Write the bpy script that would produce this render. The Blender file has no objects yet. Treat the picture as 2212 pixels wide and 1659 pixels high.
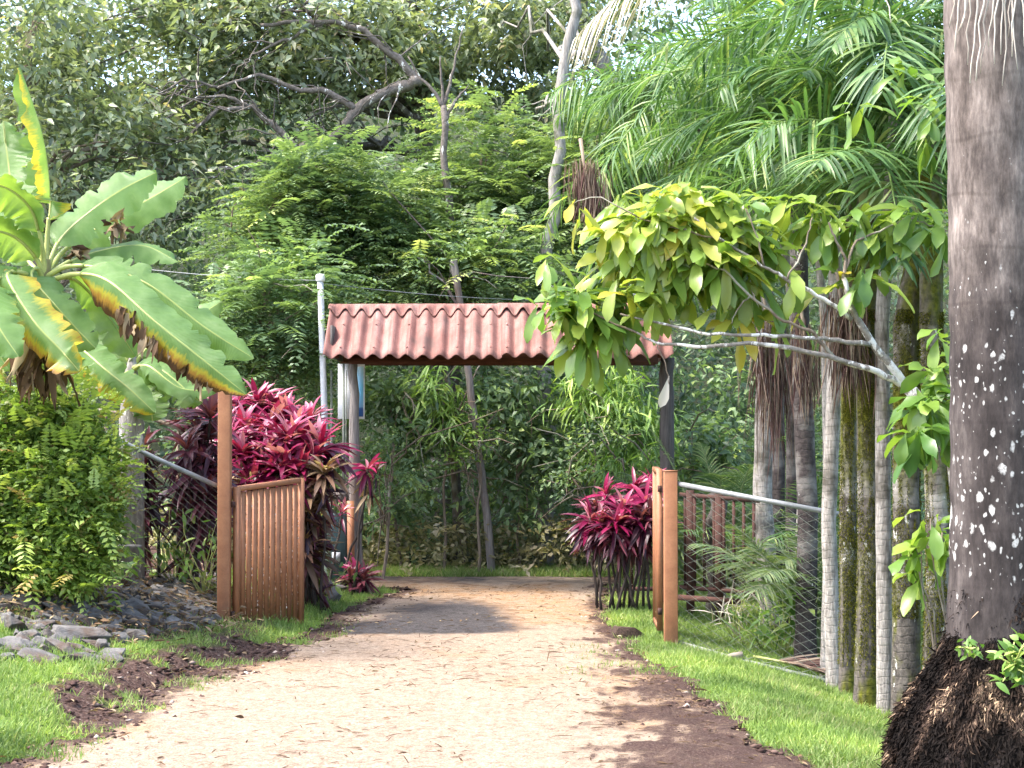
import bpy, bmesh, math, random
import numpy as np
from mathutils import Vector, Matrix

# ------------------------------------------------------------------ camera, sky, sun, exposure
scene = bpy.context.scene
COL = scene.collection
random.seed(11)
RN = np.random.default_rng(11)
F = 3700.0            # focal length in the 2212 x 1659 pixel grid used for measuring
CH = 1.75             # eye height
PITCH = math.atan(99.5 / F)
cam_d = bpy.data.cameras.new('camera'); cam = bpy.data.objects.new('camera', cam_d); COL.objects.link(cam)
cam.location = (0, 0, CH); cam.rotation_euler = (math.pi / 2 + PITCH, 0, 0)
cam_d.sensor_width = 36; cam_d.lens = F / 2212 * 36; cam_d.clip_end = 500; cam_d.clip_start = 0.1
scene.camera = cam

SUN_EL, SUN_AZ = math.radians(58), math.radians(-103)   # azimuth from +Y, clockwise
w = bpy.data.worlds.new('World'); scene.world = w; w.use_nodes = True
nt = w.node_tree; bg = nt.nodes['Background']
sky = nt.nodes.new('ShaderNodeTexSky'); sky.sky_type = 'NISHITA'; sky.sun_disc = False
sky.sun_elevation = SUN_EL; sky.sun_rotation = SUN_AZ; sky.dust_density = 3.0; sky.air_density = 0.8; sky.ozone_density = 0.6
nt.links.new(sky.outputs[0], bg.inputs[0]); bg.inputs[1].default_value = 0.15
sun_d = bpy.data.lights.new('sun', 'SUN'); sun_d.energy = 1.2; sun_d.angle = math.radians(14); sun_d.color = (1, 0.955, 0.89)
sun = bpy.data.objects.new('sun', sun_d); COL.objects.link(sun)
sd = Vector((math.sin(SUN_AZ) * math.cos(SUN_EL), math.cos(SUN_AZ) * math.cos(SUN_EL), math.sin(SUN_EL)))
sun.rotation_euler = sd.to_track_quat('Z', 'Y').to_euler(); sun.location = (-8, -4, 14)
scene.view_settings.view_transform = 'Standard'; scene.view_settings.look = 'None'
scene.view_settings.exposure = 2.68; scene.view_settings.gamma = 1.0
scene.render.engine = 'CYCLES'
scene.cycles.max_bounces = 8; scene.cycles.diffuse_bounces = 5; scene.cycles.transmission_bounces = 4
scene.cycles.glossy_bounces = 2; scene.cycles.transparent_max_bounces = 4
scene.cycles.caustics_reflective = False; scene.cycles.caustics_refractive = False

# ------------------------------------------------------------------ helpers
CP, SP = math.cos(PITCH), math.sin(PITCH)
def P(px, py, d):
    """world point at forward distance d seen at pixel px, py of the measuring grid"""
    cx, cy = (px - 1106) / F, -(py - 829.5) / F
    y = CP - SP * cy; z = SP + CP * cy
    k = d / y
    return np.array([cx * k, d, CH + z * k])

VT = {}
def vnoise(x, y, seed=0):
    if seed not in VT: VT[seed] = np.random.default_rng(seed).random((256, 256))
    r = VT[seed]
    xi = np.floor(x).astype(int); yi = np.floor(y).astype(int)
    fx = x - xi; fy = y - yi
    fx = fx * fx * (3 - 2 * fx); fy = fy * fy * (3 - 2 * fy)
    a = r[xi & 255, yi & 255]; b = r[(xi + 1) & 255, yi & 255]; c = r[xi & 255, (yi + 1) & 255]; d = r[(xi + 1) & 255, (yi + 1) & 255]
    return (a * (1 - fx) + b * fx) * (1 - fy) + (c * (1 - fx) + d * fx) * fy
def fbm(x, y, seed=0, o=4):
    s = 0; a = 0.5; t = 0
    for i in range(o):
        s = s + a * vnoise(x * 2 ** i, y * 2 ** i, seed + i); t += a; a *= 0.5
    return s / t
def sstep(a, b, x):
    t = np.clip((x - a) / (b - a), 0, 1); return t * t * (3 - 2 * t)

YK = np.array([0, 4, 8.9, 10.6, 12.9, 14.6, 15.6, 17.4, 18.5, 19.0, 19.6, 20.2, 20.7])
XL = np.array([-2.3, -2.4, -2.52, -2.44, -2.02, -1.66, -1.56, -1.40, -1.12, -1.3, -2.6, -2.5, -0.6])
XR = np.array([2.2, 1.9, 1.53, 1.3, 1.02, 0.9, 0.89, 0.92, 0.98, 1.05, 1.2, 1.1, -0.4])
def xl(y): return np.interp(y, YK, XL)
def xr(y): return np.interp(y, YK, XR)
XLs = np.array([-2.3, -2.4, -2.55, -2.5, -2.2, -1.9, -1.75, -1.6, -1.6, -1.6, -1.6, -1.6, -1.6])
XRs = np.array([2.2, 1.9, 1.53, 1.3, 1.02, 0.9, 0.9, 1.0, 1.1, 1.2, 1.4, 1.5, 1.6])
def gz(x, y):
    """height of the ground"""
    x = np.asarray(x, float); y = np.asarray(y, float)
    tl = np.maximum(0, np.interp(y, YK, XLs) - x); tr = np.maximum(0, x - np.interp(y, YK, XRs))
    near = 1 - sstep(17.5, 20, y)
    z = (0.10 * sstep(0.02, 0.3, tl) + 0.14 * np.maximum(0, tl - 0.25) + 0.12 * np.maximum(0, tl - 0.6) * sstep(11.5, 13.5, y)) * near + 0.05 * np.minimum(tl, 3) * (1 - near)
    z = np.minimum(z, 1.4)
    z = z - np.minimum(0.24 * np.maximum(0, tr - 0.35), 0.75) * (1 - 0.6 * sstep(15, 19, y))
    z = z + 0.10 * np.maximum(0, y - 22.0) + 0.40 * np.maximum(0, y - 29)
    z = np.minimum(z, 12.0)
    z = z + 0.03 * (fbm(x * 1.3 + 40, y * 1.3 + 40, 5) - 0.5)
    return z
def ghit(px, py):
    a, b = 4.0, 60.0
    for d in np.linspace(4, 60, 1200):
        p = P(px, py, d)
        if p[2] <= gz(p[0], p[1]): return np.array([p[0], p[1], float(gz(p[0], p[1]))])
    return p
def onground(px, d):
    p = P(px, 1000, d); return np.array([p[0], d, float(gz(p[0], d))])

def unit(v):
    v = np.asarray(v, float); return v / np.maximum(np.linalg.norm(v, axis=-1, keepdims=True), 1e-9)
def rdir(n):
    return unit(RN.normal(size=(n, 3)))

class MB:
    """collects geometry, builds ONE mesh object"""
    def __init__(s): s.V = []; s.F = {}; s.A = []; s.n = 0
    def add(s, V, Fc, attr=None, mi=0):
        V = np.asarray(V, float).reshape(-1, 3)
        if len(V) == 0: return
        Fc = np.asarray(Fc, int)
        s.F.setdefault(Fc.shape[1], []).append((Fc + s.n, mi))
        s.V.append(V)
        if attr is None: attr = np.zeros((len(V), 4))
        else: attr = np.broadcast_to(np.asarray(attr, float), (len(V), 4))
        s.A.append(attr); s.n += len(V)
    def tube(s, path, rad, n=8, cap=True, attr=None, mi=0, jit=0):
        path = np.asarray(path, float); m = len(path)
        rad = np.broadcast_to(np.asarray(rad, float), (m,))
        T = np.gradient(path, axis=0); T = unit(T)
        ref = np.array([0, 0, 1.0]) if abs(T[0][2]) < 0.9 else np.array([1.0, 0, 0])
        a = unit(np.cross(T[0], ref)); Vs = []
        ang = np.linspace(0, 2 * np.pi, n, endpoint=False)
        for i in range(m):
            a = unit(a - T[i] * np.dot(a, T[i])); b = np.cross(T[i], a)
            r = rad[i] * (1 + (RN.uniform(-jit, jit, n) if jit else 0))
            Vs.append(path[i] + np.outer(np.cos(ang) * r, a) + np.outer(np.sin(ang) * r, b))
        V = np.concatenate(Vs)
        i = np.arange(m - 1)[:, None] * n; j = np.arange(n)[None, :]; k = (j + 1) % n
        Fq = np.stack([i + j, i + k, i + n + k, i + n + j], -1).reshape(-1, 4)
        base = s.n; s.add(V, Fq, attr, mi)
        if cap:
            for r0, c in ((0, path[0]), ((m - 1) * n, path[-1])):
                s.F.setdefault(3, [])
                ci = s.n; s.V.append(np.array([c])); s.A.append(np.zeros((1, 4)) if attr is None else np.broadcast_to(np.asarray(attr, float), (1, 4)).copy()); s.n += 1
                t = np.stack([np.full(n, ci), base + r0 + np.arange(n), base + r0 + (np.arange(n) + 1) % n], -1)
                if r0 == 0: t = t[:, ::-1]
                s.F[3].append((t, mi))
    def box(s, c, size, M=None, attr=None, mi=0):
        x, y, z = np.array(size) / 2
        V = np.array([[-x, -y, -z], [x, -y, -z], [x, y, -z], [-x, y, -z], [-x, -y, z], [x, -y, z], [x, y, z], [-x, y, z]])
        if M is not None: V = V @ np.array(M).T
        s.add(V + np.array(c), [[0, 3, 2, 1], [4, 5, 6, 7], [0, 1, 5, 4], [1, 2, 6, 5], [2, 3, 7, 6], [3, 0, 4, 7]], attr, mi)
    def bar(s, p, q, wd, th, side=(0, 1, 0), attr=None, mi=0):
        """rectangular bar from p to q"""
        p = np.array(p, float); q = np.array(q, float); t = unit(q - p); a = np.array(side, float); a = unit(a - t * np.dot(a, t)); b = np.cross(t, a)
        M = np.stack([b, a, t], 1); s.box((p + q) / 2, (wd, th, np.linalg.norm(q - p)), M, attr, mi)
    def leaves(s, pos, d, nrm, L, W, prof='dia', droop=0.12, fold=0.25, grav=0.0, rnd=None, mi=0, wave=0.0):
        pos = np.asarray(pos, float); N = len(pos)
        if N == 0: return
        d = unit(d); nrm = np.asarray(nrm, float)
        side = unit(np.cross(d, nrm) + 1e-6); nn = np.cross(side, d)
        L = np.broadcast_to(np.asarray(L, float), (N,))[:, None]; W = np.broadcast_to(np.asarray(W, float), (N,))[:, None] / 2
        droop = np.broadcast_to(np.asarray(droop, float), (N,))[:, None]
        r1 = RN.random(N) if rnd is None else np.broadcast_to(rnd, (N,)); r2 = RN.random(N)
        u, wv = PROF[prof]
        cf, sf = math.cos(fold), math.sin(fold)
        def pt(ui, wi, v):
            p = pos + d * L * ui + side * W * (wi * v * cf) + nn * (-droop * L * ui * ui + W * wi * abs(v) * sf)
            if wave: p = p + nn * (W * wave * v * np.sin(ui * 9 + r2[:, None] * 6))
            if grav: p = p - np.array([0, 0, 1.0]) * (grav * L * ui * ui)
            return p
        if prof == 'dia':
            vs = [pt(0, 0, 0), pt(.42, 1, -1), pt(1, 0, 0), pt(.42, 1, 1)]
            V = np.stack(vs, 1); k = 4
            fl = np.array([[0, 1, 2], [0, 2, 3]]); uv = [(0, 0), (.42, 1), (1, 0), (.42, 1)]
        else:
            vs = []; uv = []
            for ui, wi in zip(u, wv):
                for v in (-1, 0, 1): vs.append(pt(ui, wi, v)); uv.append((ui, abs(v)))
            V = np.stack(vs, 1); k = V.shape[1]
            fl = []
            for i in range(len(u) - 1):
                for j in range(2): fl.append([i * 3 + j, i * 3 + j + 1, i * 3 + j + 4, i * 3 + j + 3])
            fl = np.array(fl)
        A = np.zeros((N, k, 4)); A[:, :, 0] = r1[:, None]; A[:, :, 3] = r2[:, None]
        for i, (a, b) in enumerate(uv): A[:, i, 1] = a; A[:, i, 2] = b
        Fc = (np.arange(N)[:, None, None] * k + fl[None]).reshape(-1, fl.shape[1])
        s.add(V.reshape(-1, 3), Fc, A.reshape(-1, 4), mi)
    def build(s, name, mat, parent=None, smooth=True, loc=None):
        off = np.zeros(3); q = parent
        while q is not None: off = off + np.array(q.location); q = q.parent
        if parent is None and loc is not None: off = np.array(loc, float)
        V = np.concatenate(s.V) - off; A = np.concatenate(s.A)
        me = bpy.data.meshes.new(name); me.vertices.add(len(V)); me.vertices.foreach_set('co', V.astype(np.float32).ravel())
        li = []; st = []; mi = []; c = 0
        for k in sorted(s.F):
            for f, m in s.F[k]:
                li.append(f.ravel()); st.append(c + np.arange(len(f)) * k); mi.append(np.full(len(f), m)); c += f.size
        li = np.concatenate(li); st = np.concatenate(st); mi = np.concatenate(mi)
        me.loops.add(len(li)); me.loops.foreach_set('vertex_index', li.astype(np.int32))
        me.polygons.add(len(st)); me.polygons.foreach_set('loop_start', st.astype(np.int32))
        me.polygons.foreach_set('material_index', mi.astype(np.int32))
        me.update(calc_edges=True)
        if smooth: me.polygons.foreach_set('use_smooth', np.ones(len(st), bool))
        at = me.attributes.new('lf', 'FLOAT_COLOR', 'POINT'); at.data.foreach_set('color', A.astype(np.float32).ravel())
        for m in (mat if isinstance(mat, (list, tuple)) else [mat]): me.materials.append(m)
        o = bpy.data.objects.new(name, me); COL.objects.link(o)
        if parent is not None: o.parent = parent
        elif loc is not None: o.location = loc
        return o
PROF = {
    'dia': (None, None),
    'ovate': ([0, .2, .5, .8, 1], [.08, .75, 1, .6, .03]),
    'obov': ([0, .2, .45, .68, .88, 1], [.06, .3, .68, 1, .8, .1]),
    'strap': ([0, .25, .5, .75, 1], [.4, .9, 1, .75, .04]),
    'blade': ([0, .5, 1], [.8, .8, .03]),
}
def tag(o, label, cat, group=None, kind=None):
    o['label'] = label
    if cat: o['category'] = cat
    if group: o['group'] = group
    if kind: o['kind'] = kind
    return o
def thing(name, label, cat, loc, group=None):
    o = bpy.data.objects.new(name, None); COL.objects.link(o); o.location = tuple(float(v) for v in loc); o.empty_display_size = 0.2
    return tag(o, label, cat, group)

# ------------------------------------------------------------------ materials
def mat(name):
    m = bpy.data.materials.new(name); m.use_nodes = True; n = m.node_tree
    return m, n, n.nodes['Principled BSDF'], n.nodes['Material Output']
def N(n, t, **kw):
    x = n.nodes.new('ShaderNode' + t)
    for k, v in kw.items(): setattr(x, k, v)
    return x
def ramp(n, fac, stops):
    r = N(n, 'ValToRGB'); e = r.color_ramp.elements
    while len(e) < len(stops): e.new(0.5)
    for i, (p, c) in enumerate(stops): e[i].position = p; e[i].color = (*c, 1)
    n.links.new(fac, r.inputs[0]); return r.outputs[0]
def noise(n, scale, detail=4, rough=0.6, vec=None, sc=None):
    t = N(n, 'TexNoise'); t.inputs['Scale'].default_value = scale; t.inputs['Detail'].default_value = detail; t.inputs['Roughness'].default_value = rough
    if vec is None: vec = N(n, 'TexCoord').outputs['Object']
    if sc:
        mp = N(n, 'Mapping'); mp.inputs['Scale'].default_value = sc; n.links.new(vec, mp.inputs[0]); vec = mp.outputs[0]
    n.links.new(vec, t.inputs['Vector']); return t.outputs['Fac']
def mix(n, fac, a, b, typ='MIX'):
    m = N(n, 'MixRGB', blend_type=typ)
    for i, v in ((0, fac), (1, a), (2, b)):
        if hasattr(v, 'links') or hasattr(v, 'is_output'): n.links.new(v, m.inputs[i])
        elif isinstance(v, (int, float)): m.inputs[i].default_value = v
        else: m.inputs[i].default_value = (*v, 1)
    return m.outputs[0]
def mth(n, op, a, b=None, c=None):
    m = N(n, 'Math', operation=op)
    for i, v in enumerate((a, b, c)):
        if v is None: continue
        if isinstance(v, (int, float)): m.inputs[i].default_value = v
        else: n.links.new(v, m.inputs[i])
    return m.outputs[0]
def mrange(n, v, a, b, c=0, d=1):
    m = N(n, 'MapRange'); n.links.new(v, m.inputs[0])
    for i, q in enumerate((a, b, c, d)): m.inputs[i + 1].default_value = q
    return m.outputs[0]
def bump(n, bs, h, s=0.3, dist=0.01):
    b = N(n, 'Bump'); b.inputs['Strength'].default_value = s; b.inputs['Distance'].default_value = dist
    n.links.new(h, b.inputs['Height']); n.links.new(b.outputs[0], bs.inputs['Normal'])
def lf(n):
    a = N(n, 'Attribute', attribute_name='lf'); s = N(n, 'SeparateColor'); n.links.new(a.outputs['Color'], s.inputs[0])
    return s.outputs[0], s.outputs[1], s.outputs[2], a.outputs['Alpha']

def leafmat(name, stops, trans=0.35, rough=0.42, spec=0.45, tip=None, patch=0.35, tcol=1.25):
    """leaf: colour per leaf, large patches of variation, thin and translucent"""
    m, n, b, out = mat(name)
    r, u, v, a = lf(n)
    c = ramp(n, r, stops)
    if tip: c = mix(n, mrange(n, u, tip[0], tip[1]), c, tip[2])
    pn = noise(n, 0.9, 2)
    c = mix(n, patch, c, ramp(n, pn, [(.3, (.35, .4, .4)), (.5, (.9, .9, .9)), (.7, (1.5, 1.4, 1.1))]), 'MULTIPLY')
    mid = mth(n, 'LESS_THAN', v, 0.0)   # reserved
    n.links.new(c, b.inputs['Base Color']); b.inputs['Roughness'].default_value = rough; b.inputs['Specular IOR Level'].default_value = spec
    if trans > 0:
        t = N(n, 'BsdfTranslucent'); n.links.new(mix(n, 1.0, c, (tcol * 1.1, tcol * 1.15, tcol * 0.55), 'MULTIPLY'), t.inputs[0])
        ms = N(n, 'MixShader'); ms.inputs[0].default_value = trans
        n.links.new(b.outputs[0], ms.inputs[1]); n.links.new(t.outputs[0], ms.inputs[2]); n.links.new(ms.outputs[0], out.inputs[0])
    return m
def barkmat(name, c1, c2, c3=None, vsc=(6, 6, 1.2), lichen=0.0, moss=0.0, rings=0.0, rough=0.9):
    m, n, b, out = mat(name)
    f = noise(n, 6, 6, .65, sc=vsc); c = ramp(n, f, [(.3, c1), (.68, c2)])
    if c3: c = mix(n, mrange(n, noise(n, 2.2, 4), .52, .62), c, c3)
    h = f
    if rings:
        wv = N(n, 'TexWave', wave_type='BANDS', bands_direction='Z'); wv.inputs['Scale'].default_value = rings; wv.inputs['Distortion'].default_value = 4.5; wv.inputs['Detail'].default_value = 5
        wv.inputs['Detail Scale'].default_value = 2
        n.links.new(N(n, 'TexCoord').outputs['Object'], wv.inputs['Vector'])
        k = mrange(n, wv.outputs['Fac'], .0, .18, 0.55, 1.0)
        c = mix(n, mrange(n, noise(n, 1.7, 3), .35, .65, .15, .75), c, mix(n, k, (.45, .42, .4), (1, 1, 1)), 'MULTIPLY'); h = mth(n, 'ADD', f, mth(n, 'MULTIPLY', k, .35))
    if lichen:
        ln = noise(n, 9, 5, .7, sc=(1, 1, .5)); c = mix(n, mrange(n, ln, .63 - lichen, .66 - lichen), c, (.62, .6, .55))
    if moss:
        mn = noise(n, 3, 4, .6, sc=(1, 1, .35)); c = mix(n, mrange(n, mn, .62 - moss, .72 - moss), c, ramp(n, noise(n, 30, 3), [(.3, (.03, .034, .004)), (.7, (.125, .128, .014))]))
    n.links.new(c, b.inputs['Base Color']); b.inputs['Roughness'].default_value = rough; b.inputs['Specular IOR Level'].default_value = .2
    bump(n, b, h, .7, .02); return m
def paintmat(name, c1, c2, rough=0.6, sc=5, metal=0.0, bmp=.15):
    m, n, b, out = mat(name)
    c = ramp(n, noise(n, sc, 6, .65), [(.32, c1), (.68, c2)]); c = mix(n, .25, c, ramp(n, noise(n, 60, 3), [(.35, (.6, .6, .6)), (.6, (1.1, 1.1, 1.1))]), 'MULTIPLY')
    n.links.new(c, b.inputs['Base Color']); b.inputs['Roughness'].default_value = rough; b.inputs['Metallic'].default_value = metal
    bump(n, b, noise(n, 80, 4), bmp, .004); return m

M = {}
M['olive'] = leafmat('leaf_olive', [(0, (0.102, 0.132, 0.088)), (0.4, (0.204, 0.252, 0.15)), (0.75, (0.324, 0.378, 0.231)), (0.93, (0.456, 0.492, 0.338)), (1, (0.456, 0.396, 0.25))], rough=.4, patch=.55)
M['mid'] = leafmat('leaf_mid', [(0, (0.083, 0.138, 0.071)), (0.5, (0.166, 0.255, 0.122)), (0.85, (0.276, 0.386, 0.159)), (1, (0.469, 0.566, 0.216))], patch=.5)
M['deep'] = leafmat('leaf_deep', [(0, (0.072, 0.114, 0.075)), (0.6, (0.15, 0.216, 0.125)), (1, (0.264, 0.336, 0.188))], patch=.5, rough=.45)
M['feather'] = leafmat('leaf_feather', [(0, (0.102, 0.168, 0.088)), (0.5, (0.192, 0.276, 0.125)), (0.85, (0.312, 0.408, 0.163)), (1, (0.504, 0.564, 0.225))], patch=.6)
M['lance'] = leafmat('leaf_lance', [(0, (0.11, 0.22, 0.055)), (0.6, (0.242, 0.374, 0.088)), (1, (0.44, 0.572, 0.154))], patch=.5)
M['dry'] = leafmat('leaf_dry', [(0, (.06, .035, .02)), (.5, (.15, .095, .055)), (1, (.34, .26, .16))], trans=.15, patch=.3, rough=.8, spec=.1)
M['drywhite'] = leafmat('leaf_dry_pale', [(0, (.30, .26, .22)), (1, (.62, .57, .5))], trans=.15, patch=.2, rough=.7, spec=.2)
M['skirt'] = leafmat('leaf_skirt', [(0, (.05, .025, .025)), (.5, (.13, .075, .065)), (1, (.34, .27, .2))], trans=.1, patch=.3, rough=.8, spec=.1)
M['palm'] = leafmat('leaf_palm', [(0, (.04, .10, .04)), (.5, (.09, .175, .06)), (.85, (.16, .27, .09)), (1, (.31, .38, .14))], rough=.42, spec=.4, patch=.35)
M['areca'] = leafmat('leaf_areca', [(0, (.06, .12, .045)), (.5, (.12, .19, .08)), (1, (.28, .33, .17))], rough=.4, patch=.4)
M['big'] = leafmat('leaf_big', [(0, (.07, .16, .035)), (.4, (.16, .26, .05)), (.8, (.29, .37, .07)), (.94, (.36, .38, .07)), (1, (.45, .36, .05))], rough=.33, spec=.5, patch=.25, trans=.4)
M['hedge'] = leafmat('leaf_hedge', [(0, (.09, .16, .03)), (.5, (.21, .31, .06)), (.9, (.36, .46, .12)), (1, (.34, .25, .10))], patch=.5)
M['weed'] = leafmat('leaf_weed', [(0, (.08, .17, .035)), (.6, (.17, .29, .06)), (1, (.34, .42, .12))], patch=.3)
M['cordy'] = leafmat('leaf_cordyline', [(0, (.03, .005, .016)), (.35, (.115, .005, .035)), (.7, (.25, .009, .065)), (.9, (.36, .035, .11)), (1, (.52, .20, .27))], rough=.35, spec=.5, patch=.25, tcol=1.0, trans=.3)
M['cordydark'] = leafmat('leaf_cordyline_dark', [(0, (.03, .01, .018)), (.6, (.085, .016, .032)), (1, (.20, .06, .075))], rough=.4, patch=.25, trans=.25)
M['cordyold'] = leafmat('leaf_cordyline_old', [(0, (.09, .06, .035)), (.5, (.17, .08, .05)), (.8, (.27, .18, .09)), (1, (.48, .36, .24))], rough=.6, patch=.25, trans=.25)
M['grass'] = leafmat('grass_blade', [(0, (.11, .19, .05)), (.45, (.20, .30, .08)), (.8, (.31, .39, .13)), (1, (.44, .41, .22))], rough=.55, spec=.25, patch=.75, trans=.35)
M['moss'] = leafmat('moss_tuft', [(0, (.02, .024, .003)), (.55, (.085, .09, .010)), (1, (.22, .21, .028))], rough=.9, spec=.05, trans=.15, patch=.3)
M['root'] = leafmat('root_fibre', [(0, (.008, .006, .005)), (.55, (.035, .023, .017)), (.84, (.10, .066, .046)), (1, (.36, .25, .16))], rough=.9, spec=.1, trans=0, patch=.2)
M['wood'] = barkmat('weathered_timber', (.10, .088, .08), (.27, .24, .22), (.15, .115, .10), (8, 8, .5))
M['wood_dark'] = barkmat('dark_timber', (.05, .043, .04), (.13, .115, .105), None, (8, 8, .6))
M['beam'] = barkmat('brown_beam', (.05, .02, .013), (.12, .05, .03), None, (.8, 8, 8))
M['bark_pale'] = barkmat('bark_pale', (.13, .12, .105), (.36, .335, .30), (.10, .10, .07), (6, 6, .8))
M['bark_brown'] = barkmat('bark_brown', (.09, .07, .05), (.24, .19, .14), (.30, .28, .22), (6, 6, 1))
M['bark_lichen'] = barkmat('bark_lichen', (.07, .058, .048), (.19, .165, .14), None, (4, 4, 4), lichen=.03)
M['bark_white'] = barkmat('bark_white_spotted', (.13, .11, .09), (.30, .27, .23), None, (6, 6, 6), lichen=.12)
M['bark_grey'] = barkmat('bark_grey', (.12, .11, .105), (.32, .30, .28), None, (5, 5, 1), lichen=.02)
M['palm_pale'] = barkmat('palm_bark_pale', (.13, .115, .10), (.42, .39, .355), (.09, .08, .065), (9, 9, 1.5), lichen=.0, moss=.05, rings=5.5)
M['palm_dark'] = barkmat('palm_bark_dark', (.025, .02, .02), (.08, .065, .06), (.17, .155, .14), (4, 4, 3), lichen=-.02, rings=5.5)
M['palm_moss'] = barkmat('palm_bark_moss', (.035, .03, .026), (.15, .13, .11), (.27, .25, .22), (5, 5, 2.2), lichen=.02, moss=.15, rings=5.5)
M['shaft'] = paintmat('palm_crownshaft', (.16, .22, .08), (.33, .36, .17), .5, 3)
M['orange'] = paintmat('orange_steel_paint', (.25, .098, .042), (.345, .15, .068), .6, 7)
M['rust'] = paintmat('rusty_iron', (.03, .012, .008), (.075, .026, .017), .85, 9)
def dirty(m):
    n = m.node_tree; b = n.nodes['Principled BSDF']; src = b.inputs['Base Color'].links[0].from_socket
    z = N(n, 'SeparateXYZ'); n.links.new(N(n, 'TexCoord').outputs['Object'], z.inputs[0])
    d_ = mth(n, 'ADD', mrange(n, z.outputs[2], .45, .0, 0, .6), mth(n, 'MULTIPLY', mth(n, 'SUBTRACT', noise(n, 5, 6, .75, sc=(1, 1, .4)), .5), 1.8))
    c = mix(n, mrange(n, d_, .3, 1.0, 0, .65), src, (.085, .045, .028)); n.links.new(c, b.inputs['Base Color'])
dirty(M['orange'])
M['galv'] = paintmat('galvanised_pipe', (.17, .18, .185), (.30, .315, .32), .45, 12, .2)
M['wire'] = paintmat('chain_link_wire', (.14, .16, .12), (.24, .26, .21), .6, 20, .0)
M['pvc'] = paintmat('grey_pipe', (.42, .43, .44), (.55, .56, .57), .5, 6)
M['white'] = paintmat('white_plastic', (.74, .74, .74), (.82, .82, .82), .5, 6)
M['meter'] = paintmat('dark_green_box', (.008, .022, .026), (.016, .04, .045), .45, 4)
M['sticker'] = paintmat('grey_label', (.35, .37, .40), (.5, .52, .55), .6, 9)
M['rustbar'] = leafmat('flaking_edge', [(0, (.10, .035, .012)), (.45, (.45, .20, .08)), (1, (.72, .60, .48))], trans=0, rough=.9, patch=0)

def rockmat():
    m, n, b, out = mat('slate_rock')
    oi = N(n, 'ObjectInfo')
    f = noise(n, 7, 7, .7, sc=(1, 1, 2.2))
    c = ramp(n, f, [(.28, (.028, .025, .023)), (.5, (.10, .093, .087)), (.72, (.25, .237, .222))])
    c = mix(n, mrange(n, oi.outputs['Random'], 0, 1, 0, .35), c, (.16, .153, .146))
    c = mix(n, mrange(n, noise(n, 4, 4), .48, .64), c, (.075, .05, .036))
    n.links.new(c, b.inputs['Base Color']); b.inputs['Roughness'].default_value = .85
    bump(n, b, noise(n, 22, 6, .7, sc=(1, 1, 3)), .8, .02); return m
M['stemdark'] = barkmat('cordyline_stem', (.02, .015, .013), (.075, .06, .05), None, (8, 8, 2)); M['rock'] = rockmat(); M['rootbed0'] = barkmat('dark_earth', (.02, .013, .01), (.09, .06, .045), None, (12, 12, 12))
def roofmat():
    m, n, b, out = mat('terracotta_sheet')
    c = ramp(n, noise(n, 3.2, 6, .65, sc=(1, .5, .5)), [(.3, (.17, .075, .06)), (.5, (.27, .135, .11)), (.72, (.36, .215, .185))])
    st = noise(n, 9, 4, .6, sc=(2.4, .12, .12)); c = mix(n, mrange(n, st, .5, .68, 0, .75), c, (.14, .065, .055))
    c = mix(n, .5, c, ramp(n, noise(n, 90, 2), [(.4, (.72, .72, .72)), (.62, (1.2, 1.2, 1.2))]), 'MULTIPLY')
    c = mix(n, mrange(n, noise(n, 2.1, 5, .7), .54, .68, 0, .65), c, (.10, .07, .06))
    n.links.new(c, b.inputs['Base Color']); b.inputs['Roughness'].default_value = .88; b.inputs['Specular IOR Level'].default_value = .2
    bump(n, b, noise(n, 120, 3), .3, .004); return m
M['roof'] = roofmat()
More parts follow.
